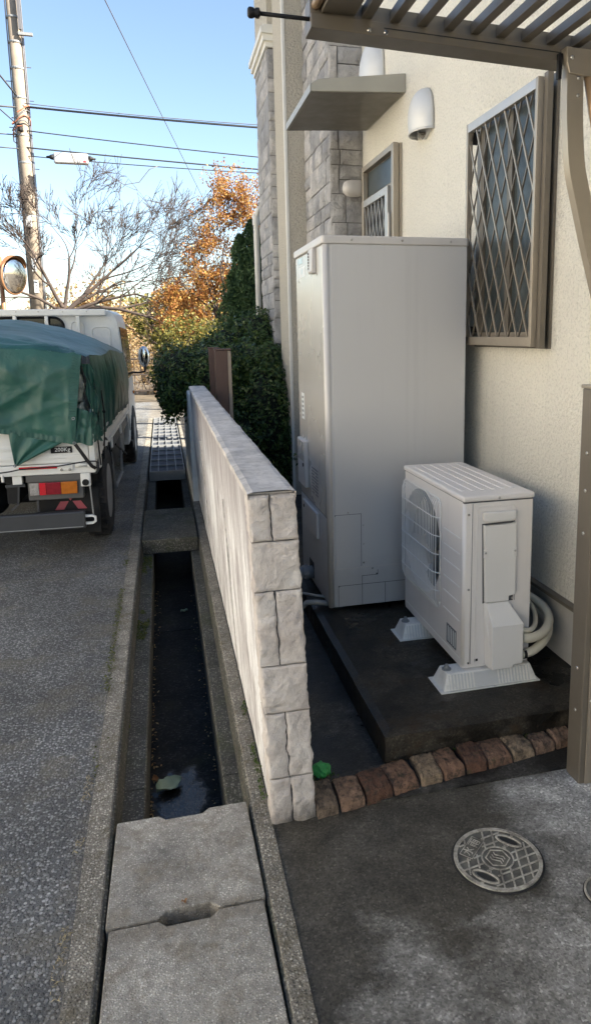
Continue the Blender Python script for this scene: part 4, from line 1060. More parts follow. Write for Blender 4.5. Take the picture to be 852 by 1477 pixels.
manhole(1.083, 1.470, .062, 'tiny round drain cover cut off by the right edge, below the gate post', False)

# ------------------------------------------------------------------ flatbed truck
tr = thing('flatbed_truck', 'white flatbed truck parked on the road, its load covered by a tarp', 'truck', (-.47, 5.0, 0))
TL = -2.15
tg = box('tailgate', MAT['truckw'], tr, TL+.03, -.512, 5.0, 5.028, .672, 1.02, bevel=.006)
for z in (.705, .77): box('tailgate_rib', MAT['truckw'], tg, TL+.06, -.54, 4.9935, 5.0005, z, z+.022, bevel=.003)
pl = box('load_plate', MAT['black'], tg, -.745, -.612, 4.9915, 4.9945, .742, .785)
text('load_lettering', '200Kg', .038, MAT['sticker'], pl, (-.672, 4.9905, .764), (1,0,0), (0,0,1), .0004)
sill = box('rear_sill', MAT['truckw'], tr, TL+.01, -.475, 5.0, 5.06, .598, .668, bevel=.006)
box('reflector_strip', MAT['redlens'], sill, -.95, -.715, 4.994, 4.9995, .640, .657)
for x in (-.66, -1.35, -1.95):
    h = box('gate_hinge', MAT['truckw'], sill, x-.045, x+.045, 4.985, 4.9995, .622, .662, bevel=.004)
    for s_ in (-1, 1): screw(h, (x+s_*.025, 4.985, .630), (0,-1,0), .010)
box('corner_post', MAT['truckw'], tr, -.508, -.472, 4.998, 5.05, .64, .86, bevel=.004)
cl = MB().tube([(-.60,4.99,.655),(-.52,4.985,.660)], .014, 10).build('latch_lever', MAT['truckw'], tr, smooth=True)
MB().ellipsoid((-.505,4.985,.655), (.022,.016,.02), 10, 6).build('latch_knob', MAT['truckw'], cl, smooth=True)
for sx, x in ((1, -.47), (-1, TL)):
    sg = MB().box(x-.022, x, 5.055, 8.2, .66, 1.02).build('side_gate', MAT['truckw'], tr, bevel=.004)
    for z in (.685, .75, .815): MB().box(x-.0005 if sx > 0 else x-.028, x+.006 if sx > 0 else x-.0215, 5.10, 8.15, z, z+.020).build('gate_rib', MAT['truckw'], sg)
    MB().box(x-.05, x-.002, 5.065, 8.2, .575, .655).build('floor_rail', MAT['bumper'], tr, bevel=.005)
    for y in (5.2, 6.1, 7.0, 7.9): MB().box(x-.001, x+.014, y-.03, y+.03, .60, .69).build('side_hinge', MAT['truckw'], sg, bevel=.003)
box('bed_floor', MAT['bumper'], tr, TL+.05, -.52, 5.065, 8.2, .60, .655)
for x in (-1.62, -1.02): box('chassis_rail', MAT['black'], tr, x-.035, x+.035, 5.08, 9.6, .40, .58)
for y in (5.3, 6.3, 7.3): box('cross_member', MAT['black'], tr, TL+.08, -.56, y, y+.05, .50, .598)
MB().tube([(TL+.15,5.66,.335),(-.62,5.66,.335)], .055, 10).build('rear_axle', MAT['black'], tr, smooth=True)
MB().ellipsoid((-1.32,5.66,.335), (.16,.15,.15), 14, 10).build('differential', MAT['black'], tr, smooth=True)
box('spare_carrier', MAT['black'], tr, -1.62, -.98, 6.05, 6.75, .26, .42, bevel=.03)
box('underbody_shade', MAT['black'], tr, TL+.12, -.60, 6.9, 9.9, .24, .40, bevel=.02)  # added black box, stands in for the deep shade under the truck
MB().tube([(-1.75,5.05,.33),(-1.75,6.2,.36),(-1.72,7.4,.38)], .035, 10).build('exhaust_pipe', MAT['bumper'], tr, smooth=True)
def rear_lamp(x0, sgn):
    h = box('rear_lamp', MAT['lamphousing'], tr, x0, x0+.345, 5.02, 5.10, .425, .600, bevel=.004)
    box('upper_plate', MAT['lamphousing'], h, x0-.005, x0+.34, 5.005, 5.0195, .552, .596, bevel=.003)
    s_ = [(.012,.072,'clearlens'),(.072,.115,'redlens'),(.115,.208,'deepred'),(.208,.312,'orangelens')]
    for a, c_, mt in s_:
        if sgn < 0: a, c_ = .345-c_, .345-a
        box('lens', MAT[mt], h, x0+a+.001, x0+c_-.001, 4.998, 5.0195, .462, .545, bevel=.004)
rear_lamp(-.910, 1); rear_lamp(-2.07, -1)
wb_ = box('lamp_bracket', MAT['truckw'], tr, -.574, -.512, 4.995, 5.04, .507, .597, bevel=.005)
MB().lathe((-.543,4.995,.535), (0,-1,0), [(.022,0),(.022,.008),(.013,.010),(.013,.004)], 16).build('buzzer', MAT['black'], wb_)
box('frame_bracket', MAT['truckw'], tr, -1.005, -.935, 5.0, 5.06, .560, .597, bevel=.004) if False else box('frame_bracket', MAT['truckw'], tr, -1.0, -.94, 5.01, 5.06, .540, .597, bevel=.004)
MB().box(-1.05, -.93, 5.03, 5.07, .52, .538).build('tow_bracket', MAT['bumper'], tr); MB().flat_tube([(-.97,5.05,.52),(-.985,5.06,.40),(-1.03,5.06,.36)], .03, .012, (0,1,0)).build('tow_hook', MAT['bumper'], tr)
MB().tube([(-1.055,5.0,.61),(-1.055,5.0,.565)], .009, 8).build('rope_hook', MAT['truckw'], tr)
mf = box('mud_flap', MAT['black'], tr, -.885, -.482, 5.13, 5.142, .155, .47)
def rhomb(cx, cz, pts_): return MB().prism([(cx+a, 5.1295, cz+b_) for a, b_ in pts_], (0,-.0015,0)).build('emblem_diamond', MAT['emblem'], mf)
ec, ez = -.668, .390
rhomb(ec, ez, [(0,-.004),(-.024,.036),(0,.076),(.024,.036)])
rhomb(ec, ez, [(-.012,-.006),(-.066,-.006),(-.104,-.064),(-.046,-.064)])
rhomb(ec, ez, [(.012,-.006),(.066,-.006),(.104,-.064),(.046,-.064)])
bp_ = MB().prism([(TL+.06,4.968,.226),(TL+.06,4.962,.236),(TL+.06,4.962,.334),(TL+.06,4.968,.343),(TL+.06,5.02,.343),(TL+.06,5.02,.226)], (TL*-1-.06-.562,0,0)).build('rear_bumper', MAT['bumper'], tr, bevel=.004)
box('bumper_lip', MAT['galv'], bp_, TL+.07, -.575, 4.9595, 4.9618, .236, .242)
for x in (-.86, -1.15, -1.75): box('bumper_stay', MAT['bumper'], tr, x-.006, x+.006, 5.03, 5.05, .344, .43)
hk = MB().flat_tube([(-.560,4.99,.305),(-.515,4.99,.305),(-.497,4.99,.295),(-.497,4.99,.265),(-.515,4.99,.255),(-.560,4.99,.255)], .02, .014, (0,1,0)).build('bumper_hook', MAT['truckw'], tr)
MB().tube([(-.516,4.99,.51),(-.508,4.99,.31)], .005, 6).build('stay_rod', MAT['galv'], tr)
def wheel(xo, y, r, wd, sgn):
    t_ = MB().lathe((xo, y, r), (-sgn,0,0), [(r*.60,.012),(r*.80,.000),(r*.93,.006),(r*.985,.022),(r,.05),(r,wd-.05),(r*.985,wd-.022),(r*.93,wd-.006),(r*.80,wd),(r*.6,wd-.012)], 36).build('wheel', MAT['tyre'], tr, smooth=True)
    MB().lathe((xo, y, r), (-sgn,0,0), [(r*.62,.010),(r*.60,.018),(r*.55,.055),(r*.40,.075),(r*.34,.03),(r*.20,.03),(r*.15,.010)], 28).build('rim', MAT['rim'], t_, smooth=False)
    for k_ in range(10):
        a0 = 2*math.pi*k_/10
    q = MB()
    for k_ in range(40):
        a = 2*math.pi*k_/40; c_ = Vector((xo-sgn*(wd*.5), y+r*.998*math.cos(a), r+r*.998*math.sin(a)))
        dt = Vector((0,-math.sin(a),math.cos(a))); dn = Vector((0,math.cos(a),math.sin(a)))
        for off in (-.055, 0, .055):
            p = c_+Vector((off*(wd/.18),0,0)); s_ = dt*.018; h_ = Vector((.020,0,0))
            q.prism([p-s_-h_, p+s_-h_, p+s_+h_, p-s_+h_], dn*.006)
    q.build('tread', MAT['tyre'], t_)
for y, r in ((5.66, .335), (8.95, .335)):
    wheel(-.452, y, r, .17, 1); wheel(TL-.018, y, r, .17, -1)
fr_ = MB(); fr_.tube([(-.475,5.66+.40*math.cos(a),.335+.40*math.sin(a)) for a in [R(20+14*i) for i in range(11)]], .012, 6); fr_.build('rear_mud_guard', MAT['black'], tr)
box('fuel_tank', MAT['black'], tr, -.80, -.53, 6.75, 7.55, .28, .56, bevel=.03)
box('tool_box', MAT['bumper'], tr, -.80, -.53, 7.65, 8.15, .26, .56, bevel=.01)
MB().tube([(-.478,6.10,.56),(-.470,6.22,.24),(-.470,6.95,.24),(-.478,7.02,.56)], .014, 6).build('side_guard', MAT['galv'], tr)
MB().tube([(-.474,6.5,.57),(-.470,7.6,.30)], .010, 6).build('side_guard', MAT['black'], tr)
# cab: profile swept forward
def cabprof(s_, zt, ins=0):
    p = []
    rgt_ = [(-.49,.30),(-.472,.62),(-.478,.98),(-.512,1.45),(-.530,zt-.14),(-.556,zt-.055),(-.615,zt-.012),(-.74,zt)]
    for x, z in rgt_: p.append((x-ins, z))
    for x, z in rgt_[::-1]: p.append((-2.71-x+ins, z))
    return p
st = [(8.30,1.785,.004),(8.31,1.792,0),(9.35,1.805,0),(9.60,1.77,.01),(9.80,1.45,.02),(9.98,.98,.03),(10.02,.80,.04)]
q = MB(); vs = []; k_ = 16
for y, zt, ins in st:
    zz = max(zt, 1.0)
    pr_ = cabprof(0, max(zt, 1.62) if zt > 1.3 else 1.62, ins)
    sc_ = (zt-.30)/((max(zt,1.62) if zt > 1.3 else 1.62)-.30)
    vs += [(x, y, .30+(z-.30)*sc_) for x, z in pr_]
fs = [tuple(range(k_))[::-1], tuple(range((len(st)-1)*k_, len(st)*k_))]
for i in range(len(st)-1):
    for j in range(k_): fs.append((i*k_+j, i*k_+(j+1)%k_, (i+1)*k_+(j+1)%k_, (i+1)*k_+j))
q.add(vs, fs); cab = q.build('cab', MAT['truckw'], tr, bevel=.012, seg=3)
def rrz(x0, x1, z0, z1, r, y, n=5):
    p = []
    for cx, cz, a0 in ((x0+r, z0+r, 180), (x1-r, z0+r, 270), (x1-r, z1-r, 0), (x0+r, z1-r, 90)):
        for i in range(n+1): a = R(a0+90*i/n); p.append((cx+r*math.cos(a), y, cz+r*math.sin(a)))
    return p
rw = MB().prism(rrz(-1.84,-1.08,1.22,1.705,.10,8.292), (0,.006,0)).build('rear_window', MAT['darkglass'], cab)
fp_ = rrz(-1.84,-1.08,1.22,1.705,.10,8.288)
MB().tube(fp_+[fp_[0]], .014, 6, cap=False).build('window_seal', MAT['black'], rw)
for x0, x1, z0, z1 in ((-1.01,-.88,1.15,1.66),(-.80,-.61,1.10,1.60)):
    e_ = rrz(x0, x1, z0, z1, .05, 8.297); MB().tube(e_+[e_[0]], .007, 6, cap=False).build('pressed_panel', MAT['truckw'], cab, smooth=True)
sw = MB().prism([(-.492,8.40,1.02),(-.492,9.45,1.02),(-.5235,9.40,1.58),(-.5275,8.40,1.60)], (.014,0,.0)).build('side_window', MAT['darkglass'], cab)
MB().prism([(-.448,8.335,1.02),(-.432,8.335,1.02),(-.436,8.335,1.63),(-.452,8.335,1.66)], (0,.022,0)).build('window_trim', MAT['orangepaint'], cab) if False else None
MB().box(-.4785, -.4715, 8.38, 8.384, .45, 1.0).build('door_seam', MAT['dark'], cab)
box('step_guard', MAT['black'], cab, -.54, -.462, 8.5, 9.5, .22, .31, bevel=.01)
box('marker_lamp', MAT['orangelens'], cab, -.474, -.458, 9.2, 9.27, .80, .84, bevel=.004)
# headboard frame behind the cab
hbm = MB().box(TL+.02, -.64, 8.215, 8.26, 1.722, 1.790).build('headboard_frame', MAT['truckw'], tr, bevel=.008)
for x in (-.925, -1.24, -1.55, -1.88): MB().box(x-.018, x+.018, 8.220, 8.255, .66, 1.721).build('headboard_bar', MAT['truckw'], hbm, bevel=.004)
for x in (-.83, -1.07, -1.31, -1.53): screw(hbm, (x, 8.215, 1.765), (0,-1,0), .008)
mr = MB().tube([(-.50,9.62,1.045),(-.42,9.62,1.035),(-.335,9.62,1.05),(-.325,9.62,1.14)], .012, 8).build('mirror_arm', MAT['black'], tr, smooth=True)
MB().ellipsoid((-.335,9.63,1.24), (.072,.05,.135), 16, 10).build('mirror_shell', MAT['chrome'], mr, smooth=True)
MB().ellipsoid((-.335,9.592,1.245), (.054,.014,.108), 16, 10).build('mirror_glass', MAT['mirror'], mr, smooth=True)
tr.rotation_euler.z = -.024

def rot_truck(o):
    """cover and straps ride on the truck: same yaw about the same corner"""
    o.rotation_euler.z = -.024; return o
# ------------------------------------------------------------------ tarp over the load
tp_ = thing('tarp', 'green tarpaulin tied down over the load on the flatbed truck', 'tarp', (-.47, 5.0, 0))
def topz(x, y):
    a = (x+.47)/-1.68                       # 0 right .. 1 left
    f = min(1, max(0, (y-4.97)/1.5))
    z = 1.385+.265*math.sin(min(1, a*1.9)*math.pi/2)*(.25+.75*f)*(1 if a < .62 else max(.5, 1-(a-.62)*1.2))
    z += .015*math.sin(y*3.1+x*2)-.03*max(0, y-6.8)
    return z+.016*fbm((x*1.2, y*.9, 2), 2.0)
def top(u, v):
    x = -.478-1.66*u; y = 4.985+3.13*v
    e = min(u, 1-u)
    sag = .020*max(0, 1-e*14)**2+.007*max(0, 1-v*30)**2
    # tension folds that run from the rear right corner
    d = math.hypot((x+.5), (y-5)); ang = math.atan2(y-5, -(x+.5)); fold = .012*math.sin(ang*16)*math.exp(-((d-.35)/.45)**2)
    return Vector((x, y, topz(x, y)-sag+fold))
q = MB().grid(top, 90, 90)
q.build('cover', MAT['tarp'], tp_, smooth=True)
def side(u, v):       # right side, u along y from the rear, v downwards
    y = 5.12+2.98*u; t_ = top(0, (y-4.985)/3.13)
    hem = .800-.012*math.sin(u*9)
    z = t_.z+(hem-t_.z)*v
    bulge = .020*math.sin(v*math.pi)+.018*fbm((y*2.4, z*.7, 5), 2.4)*min(1, v*4)+.009*math.sin(y*13+z*5+2*noise.noise(Vector((y*2, z*2, 0))))*min(1, v*3)*(1-.7*v)
    return Vector((t_.x+.006*v+bulge+.012*v, y+.05*v*(1-u)*0, z))
MB().grid(side, 120, 30).build('side_flap', MAT['tarp'], tp_, smooth=True)
def left(u, v):
    y = 4.99+3.11*u; t_ = top(1, u); return Vector((t_.x-.02*math.sin(v*3.1), y, t_.z+(.82-t_.z)*v))
MB().grid(left, 30, 6).build('side_flap', MAT['tarp'], tp_, smooth=True)
def rear(u, v):       # rear sheet hanging over the tailgate, u from right to left
    x0 = -.508-.075*max(0, min(1, (v-.02)/.98)) if True else 0
    x = x0+(-2.12-x0)*u; t_ = top(max(0, (-.478-x)/1.66), 0)
    hem = .803+.10*min(1, u*3.2)-.07*max(0, u-.5)
    z = t_.z+(hem-t_.z)*v
    rd_ = abs(noise.noise(Vector((x*3.4+z*2.2, z*1.6-x*.9, 3.3)))); rd2 = abs(noise.noise(Vector((x*7.5-z*4.0, z*3.0, 8.1))))
    w_ = .020*fbm((x*1.5, z*1.1, 9), 2.2)+.012*(.35-rd_)*min(1, v*2.5)+.012*math.exp(-((x+.60)/.02)**2)*v
    for a_, b2, c2, h2 in ((.55,.9,1.52,.012),(.8,.6,1.62,.010),(-.9,.45,-.27,.010),(.35,1.,1.30,.009),(1.,.2,.98,.010),(-.5,.85,.62,.009)):
        w_ += h2*math.exp(-abs(a_*-x+b2*z-c2)/.035)*min(1, v*3)*(1 if v < .93 else .4)
    return Vector((x, 4.972-.018*math.sin(min(1, v*5)*math.pi/2)-w_*min(1, v*4), z))
MB().grid(rear, 110, 44).build('rear_flap', MAT['tarp'], tp_, smooth=True)
# hems: doubled strips along the lower edge and along the free right edge
def hem1(u, v):
    p = rear(u, 1-.055*v); return p+Vector((0,-.003-.002*math.sin(u*300),-.002))
MB().grid(hem1, 160, 2).build('hem', MAT['tarphem'], tp_, smooth=True)
def hem2(u, v):
    p = rear(.0003+.032*u, .03+.72*v); return p+Vector((0,-.004-.0015*math.sin(v*160),0))
MB().grid(hem2, 3, 90).build('hem', MAT['tarphem'], tp_, smooth=True)
def hem3(u, v):
    p = side(u, 1-.06*v); return p+Vector((.003,0,-.002))
MB().grid(hem3, 120, 2).build('hem', MAT['tarphem'], tp_, smooth=True)
def gusset(u, v):   # crumpled lower corner that wraps from the rear flap round to the side
    z = 1.06-.10*u-(.262-.10*u)*v+.012*math.sin(u*11)*v
    k_ = u*2
    if k_ < 1: p = Vector((-.600, 4.958, z)).lerp(Vector((-.478, 4.968, z)), k_)
    else: p = Vector((-.478, 4.968, z)).lerp(Vector((-.440, 5.18, z)), k_-1)
    cr = .016*fbm((u*2.2, v*1.4, 4), 2.2)+.008*math.sin(u*34+v*5)
    return p+Vector((cr*u, -cr*(1-u), 0))
MB().grid(gusset, 40, 20).build('corner_gusset', MAT['tarp'], tp_, smooth=True)
def cornerfold(u, v):   # side sheet's rear edge gathered round the load corner
    a = side(0, .10+.90*v); x = a.x-.055*u*(1-.2*v); return Vector((x+.010*math.sin(v*16+u*5), 5.12-.11*u*(.4+.6*v)+.012*math.sin(u*13+v*7), a.z))
MB().grid(cornerfold, 14, 26).build('corner_gusset', MAT['tarp'], tp_, smooth=True)
def loose(u, v):    # triangular loose corner folded under the hem
    a = Vector((-.985,4.952,.905)); b_ = Vector((-.650,4.962,.822)); t_ = Vector((-.957,4.935,.672))
    p = a.lerp(b_, u).lerp(t_, v)
    return p+Vector((0,-.010*math.sin(u*15+v*2)*(1-v*.6)-.012*v*(1-v), -.014*math.sin(u*math.pi)*(1-v)))
MB().grid(loose, 26, 18).build('loose_corner', MAT['tarp'], tp_, smooth=True)
for p, ax in ((rear(.012, .715), (0,-1,0)), (rear(.003, .985), (0,-1,0)), (Vector((-.957,4.934,.681)), (0,-1,0))):
    e_ = []
    for i in range(13):
        a = 2*math.pi*i/12; e_.append((p.x+.008*math.cos(a), p.y-.008, p.z+.008*math.sin(a)))
    MB().tube(e_, .003, 5, cap=False).build('eyelet', MAT['galv'], tp_)
rot_truck(tp_)
bg_ = MB()
bg_.ellipsoid((-.570,5.065,1.19), (.060,.055,.14), 20, 14, .35)
bg_.ellipsoid((-.560,5.09,.96), (.065,.070,.13), 20, 14, .35)
o = bg_.build('cargo_bag', MAT['bag'], None, smooth=True)
for v_ in o.data.vertices: pass
tag(o, 'crinkled clear plastic bag showing at the open corner of the green tarp', 'bag')
o2 = MB().flat_tube([(-.585,4.942,.806),(-.555,4.948,.755),(-.520,4.962,.690),(-.492,4.975,.645),(-.470,5.0,.625)], .004, .022, (0,1,0)).build('lashing_strap', MAT['strap'])
tag(o2, 'black strap running from the tarp corner eyelet down to the truck sill', 'strap')
o3 = MB().tube([(-1.30,4.975,.612),(-1.0,4.965,.640),(-.94,4.955,.652),(-.70,4.965,.660),(-.52,4.97,.683),(-.468,4.99,.676),(-.458,5.05,.655)], .0045, 6).build('lashing_rope', MAT['strap'])
tag(o3, 'thin black cord stretched across the tailgate of the truck', 'cord')
for i, (y, pts_) in enumerate(((5.16, [(-.530,5.05,1.37),(-.515,5.06,1.25),(-.485,5.10,1.0),(-.458,5.14,.80),(-.452,5.16,.62)]), (5.42, [(-.438,5.42,1.12),(-.428,5.42,.98),(-.432,5.43,.85),(-.450,5.44,.62)]))):
    o = MB().tube(pts_, .0055, 6).build('lashing_rope', MAT['strap'])
    tag(o, ['black cord hanging down the open rear corner of the tarp', 'black knotted cord over the side of the tarp toward the wheel'][i], 'cord')
    if i: MB().ellipsoid((-.428,5.42,.965), (.012,.012,.014), 8, 6).build('knot', MAT['strap'], o)

# ------------------------------------------------------------------ utility pole and wires
PX, PY = -2.84, 19.0
up = thing('utility_pole', 'tan concrete utility pole with cable clamps left of the bare tree', 'utility pole', (PX, PY, 0))
MB().tube([(PX,PY,-.3),(PX,PY,5),(PX,PY,10.5)], [.165,.148,.130], 20).build('shaft', MAT['pole'], up, smooth=True)
for z in (8.62, 8.1, 7.55, 6.92, 6.1, 5.5, 4.3): MB().lathe((PX,PY,z), (0,0,1), [(.152,0),(.156,.01),(.156,.035),(.152,.045)], 20).build('band', MAT['galv'], up)
for i, (z, s_) in enumerate(((8.35,1),(7.62,1),(7.3,-1),(6.9,1),(6.3,-1),(5.4,1),(4.9,-1),(4.2,1))): MB().tube([(PX+s_*.12,PY,z),(PX+s_*.29,PY,z)], .010, 6).build('step_bolt', MAT['wiregrey'], up)
for x, r in ((.17,.016),(.20,.012),(-.16,.014)): MB().tube([(PX+x,PY-.05,-.2),(PX+x*.96,PY-.05,5.2),(PX+x*.92,PY-.06,9.5)], r, 6).build('riser_cable', MAT['wiregrey'], up)
box('crossarm', MAT['wiregrey'], up, PX+.12, PX+.18, PY-.22, PY-.14, 8.35, 9.4)
box('crossarm', MAT['galv'], up, PX+.10, PX+.40, PY-.20, PY-.12, 8.24, 8.30)
for z, x in ((3.05,.02),(2.55,.03)): 
    pl_ = box('number_plate', MAT['sticker'], up, PX+x-.05, PX+x+.05, PY-.168, PY-.160, z, z+.30)
    for i in range(4): box('print_mark', MAT['print'], pl_, PX+x-.025, PX+x+.025, PY-.1695, PY-.1685, z+.03+.065*i, z+.06+.065*i)
box('clamp_box', MAT['closure'], up, PX-.08, PX+.05, PY-.24, PY-.15, 4.05, 4.30, bevel=.02)
for i in range(6):
    a0 = i*.9; MB().tube([(PX+.20*math.cos(a0+t*.5), PY-.05+.20*math.sin(a0+t*.5)-.08, 6.05+.12*i+.10*math.sin(t*.9+i)) for t in range(9)], .014, 5).build('cable_loop', MAT['rust'] if i % 2 else MAT['wiregrey'], up)
MB().lathe((PX-.02,PY-.20,6.18), (0,0,1), [(.05,0),(.06,.02),(.05,.1),(.06,.12),(.04,.16)], 10).build('insulator', MAT['black'], up)
def wire(label, a, b, sag, r, mt='wire', n=24):
    a = Vector(a); b = Vector(b)
    p = [a.lerp(b, t/n)-Vector((0,0,sag*4*(t/n)*(1-t/n))) for t in range(n+1)]
    return tag(MB().tube(p, r, 5).build('overhead_wire', MAT[mt], None, smooth=True), label, 'wire', 'overhead wires')
wire('thick black cable, highest of the wires running right from the pole', (PX+.1,18.9,6.74), (6.5,18.0,6.32), .05, .026)
wire('thin wire just above the thickest cable', (PX+.1,18.85,6.80), (6.5,18.0,6.46), .10, .010, 'wiregrey')
wire('single mid-height wire below the thick cable', (PX+.1,18.9,6.22), (6.5,18.0,5.52), .05, .014)
wire('lower cable that passes just above the hanging grey box', (PX-.1,18.9,5.86), (6.5,18.0,5.28), .04, .018)
wire('lowest wire carrying the hanging grey box', (PX+.1,18.88,5.66), (6.5,18.0,5.34), .08, .012)
wire('long thin wire slanting steeply across the open sky', (-1.05,12.0,7.5), (1.956,30.0,6.725), .02, .010, 'wiregrey')
wire('wire going left from the pole at clamp height', (PX-.1,18.9,6.72), (-12,17,6.55), .05, .020)
wire('lower wire going left from the pole', (PX-.1,18.9,6.12), (-12,17,6.05), .05, .014)
wire('lowest wire going left from the pole', (PX-.1,18.9,5.82), (-12,17,5.9), .05, .014)
wire('cable rising steeply to the left of the pole top', (PX-.05,18.85,6.95), (-6.5,14,11.5), .05, .020)
wire('second cable rising to the left below the steep one', (PX-.05,18.85,6.3), (-6.5,14,9.2), .05, .014)
cb_ = thing('cable_closure', 'pale grey cable closure box hanging on the wires right of the pole', 'cable box', (-1.79, 18.6, 5.58))
MB().box(-2.17, -1.41, 18.52, 18.68, 5.46, 5.70).build('case', MAT['closure'], cb_, bevel=.04, seg=3)
for x, s_ in ((-2.17,-1),(-1.41,1)): MB().lathe((x,18.6,5.60), (s_,0,0), [(.065,0),(.055,.06),(.03,.10),(.02,.16)], 12).build('end_cap', MAT['black'], cb_, smooth=True)
box('mark', MAT['redlens'], cb_, -1.52, -1.46, 18.517, 18.5195, 5.50, 5.53)
wl = [(-1.30,18.6,5.60),(-1.05,18.6,5.30),(-.65,18.6,5.05),(-.30,18.6,5.12),(-.05,18.6,5.42),(.15,18.6,5.50)]
tag(MB().tube(wl, .010, 5).build('overhead_wire', MAT['wiregrey'], None, smooth=True), 'slack loop of thin wire drooping beside the grey cable box', 'wire', 'overhead wires')
# convex traffic mirror
cm = thing('traffic_mirror', 'round orange-rimmed convex traffic mirror half seen at the left edge', 'traffic mirror', (-2.95, 16.0, 0))
MB().tube([(-3.05,16.08,-.2),(-3.05,16.08,3.1)], .045, 10).build('mast', MAT['orangepaint'], cm, smooth=True)
ca = Vector((.88,-.46,-.08)).normalized(); cc = Vector((-2.80,16.0,2.73))
hb_ = MB().lathe(cc, ca, [(.20,-.10),(.37,-.03),(.385,.0),(.385,.02),(.36,.03)], 32).build('housing', MAT['orangepaint'], cm, smooth=True)
MB().lathe(cc, ca, [(.357,.031),(.30,.050),(.22,.066),(.12,.077),(.02,.080)], 32).build('convex_glass', MAT['mirror'], hb_, smooth=True)
def hoodf(u, v):
    a = R(20+140*u); ax_ = ca; s_ = ax_.cross(Vector((0,0,1))).normalized(); t_ = s_.cross(ax_)
    return cc+(s_*math.cos(a)+t_*math.sin(a))*.395+ax_*(-.02+.14*v*math.sin(math.pi*u)**.5)
MB().grid(hoodf, 16, 2).build('hood', MAT['orangepaint'], hb_, smooth=True)

# ------------------------------------------------------------------ railing across the far road
rl = thing('railing', 'dark brown pipe railing along the far side of the cross road', 'railing', (-.5, 17.25, 0))
for i in range(8): MB().box(-4.1+1.0*i, -4.04+1.0*i, 17.22, 17.28, -.05, 1.02).build('post', MAT['railbrown'], rl)
for z in (.25, .62, .98): MB().tube([(-4.2,17.25,z),(3.2,17.25,z)], .018, 8).build('rail', MAT['railbrown'], rl)
for i in range(44): MB().tube([(-4.0+.16*i,17.25,.26),(-4.0+.16*i,17.25,.97)], .008, 5).build('baluster', MAT['railbrown'], rl)

# ------------------------------------------------------------------ plants
def leaf_mesh(name, mat, pts_, nrm, size, parent=None, asp=.5, seed=0, org=Vector((0,0,0)), sizes=None):
    """pts_: Nx3 centres, nrm: Nx3 preferred normals (or None); every leaf a folded rhombus of two triangles"""
    rs = np.random.RandomState(seed); N = len(pts_)
    P = np.asarray(pts_, float)-np.array(org)
    n = rs.normal(size=(N,3)); n /= np.linalg.norm(n, axis=1)[:,None]
    if nrm is not None: n = n*.75+np.asarray(nrm); n /= np.linalg.norm(n, axis=1)[:,None]
    a = np.cross(n, rs.normal(size=(N,3))); a /= np.linalg.norm(a, axis=1)[:,None]; b = np.cross(n, a)
    sz = (size*(.6+.8*rs.rand(N)))[:,None] if sizes is None else sizes[:,None]
    V = np.stack([P-a*sz, P+b*sz*asp+n*sz*.12, P+a*sz, P-b*sz*asp+n*sz*.12], 1).reshape(-1,3)
    me = bpy.data.meshes.new(name); me.vertices.add(4*N); me.vertices.foreach_set('co', V.ravel())
    me.loops.add(4*N); me.loops.foreach_set('vertex_index', np.arange(4*N, dtype=np.int32))
    me.polygons.add(N); me.polygons.foreach_set('loop_start', np.arange(0, 4*N, 4, dtype=np.int32)); me.polygons.foreach_set('loop_total', np.full(N, 4, dtype=np.int32))
    me.update(calc_edges=True); me.validate()
    return link(name, me, mat, parent)
def shell_points(blobs, N, seed, inner=.55, lump=.25):
    """points in a shell round ellipsoids, with lumpy radius and gaps"""
    rs = np.random.RandomState(seed); out = []; nr = []
    vol = np.array([b_[3]*b_[4]*b_[5] for b_ in blobs])**.667; cnt = (N*vol/vol.sum()).astype(int)
    for b_, c_ in zip(blobs, cnt):
        d = rs.normal(size=(c_,3)); d /= np.linalg.norm(d, axis=1)[:,None]
        for q in d:
            g = 1+lump*noise.noise(Vector(q)*2.6+Vector(b_[:3])*2)+lump*.6*noise.noise(Vector(q)*6.1)
            r_ = g*(inner+(1-inner)*rs.rand()**.6)
            out.append((b_[0]+q[0]*b_[3]*r_, b_[1]+q[1]*b_[4]*r_, b_[2]+q[2]*b_[5]*r_)); nr.append(q)
    return np.array(out), np.array(nr)
# --- clipped evergreen hedge that hangs over the wall
hd = thing('evergreen_shrub', 'big dark evergreen shrub hanging over the far end of the block wall', 'shrub', (.8, 7.3, 0))
blobs = [(.62,7.25,.62,.34,.55,.72),(.95,7.0,.62,.32,.50,.72),(1.08,7.35,.80,.30,.70,.62),(.55,7.45,1.10,.42,.62,.36),(.18,7.45,1.10,.30,.50,.34),(.10,7.2,.94,.17,.30,.24),(.90,7.5,1.16,.42,.62,.34),(1.12,6.85,.35,.18,.35,.42),(.72,6.75,.40,.22,.30,.45),(1.02,8.05,1.45,.34,.40,.34),(.72,7.9,1.30,.34,.40,.34)]
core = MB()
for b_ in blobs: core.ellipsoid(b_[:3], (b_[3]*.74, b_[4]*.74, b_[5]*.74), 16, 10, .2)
core.build('dark_core', MAT['hedgecore'], hd, smooth=True)  # near-black filler blobs paint the shaded inside of the shrub
P_l, N_l = shell_points(blobs, 52000, 3, .70, .22)
leaf_mesh('foliage', MAT['hedge'], P_l, N_l*.8+np.array([0,0,.35]), .020, hd, .45, 4, Vector((.8,7.3,0)))
rs = np.random.RandomState(9); tw = []
for i in range(9):
    x0, y0, z0 = .02+.05*rs.randn()*.8, 6.95+.06*rs.randn(), .86+.05*rs.rand()
    for t in range(16):
        tw.append((x0+.010*t*.3*rs.randn(), y0-.006*t+.015*rs.randn(), z0-.013*t+.008*rs.randn()))
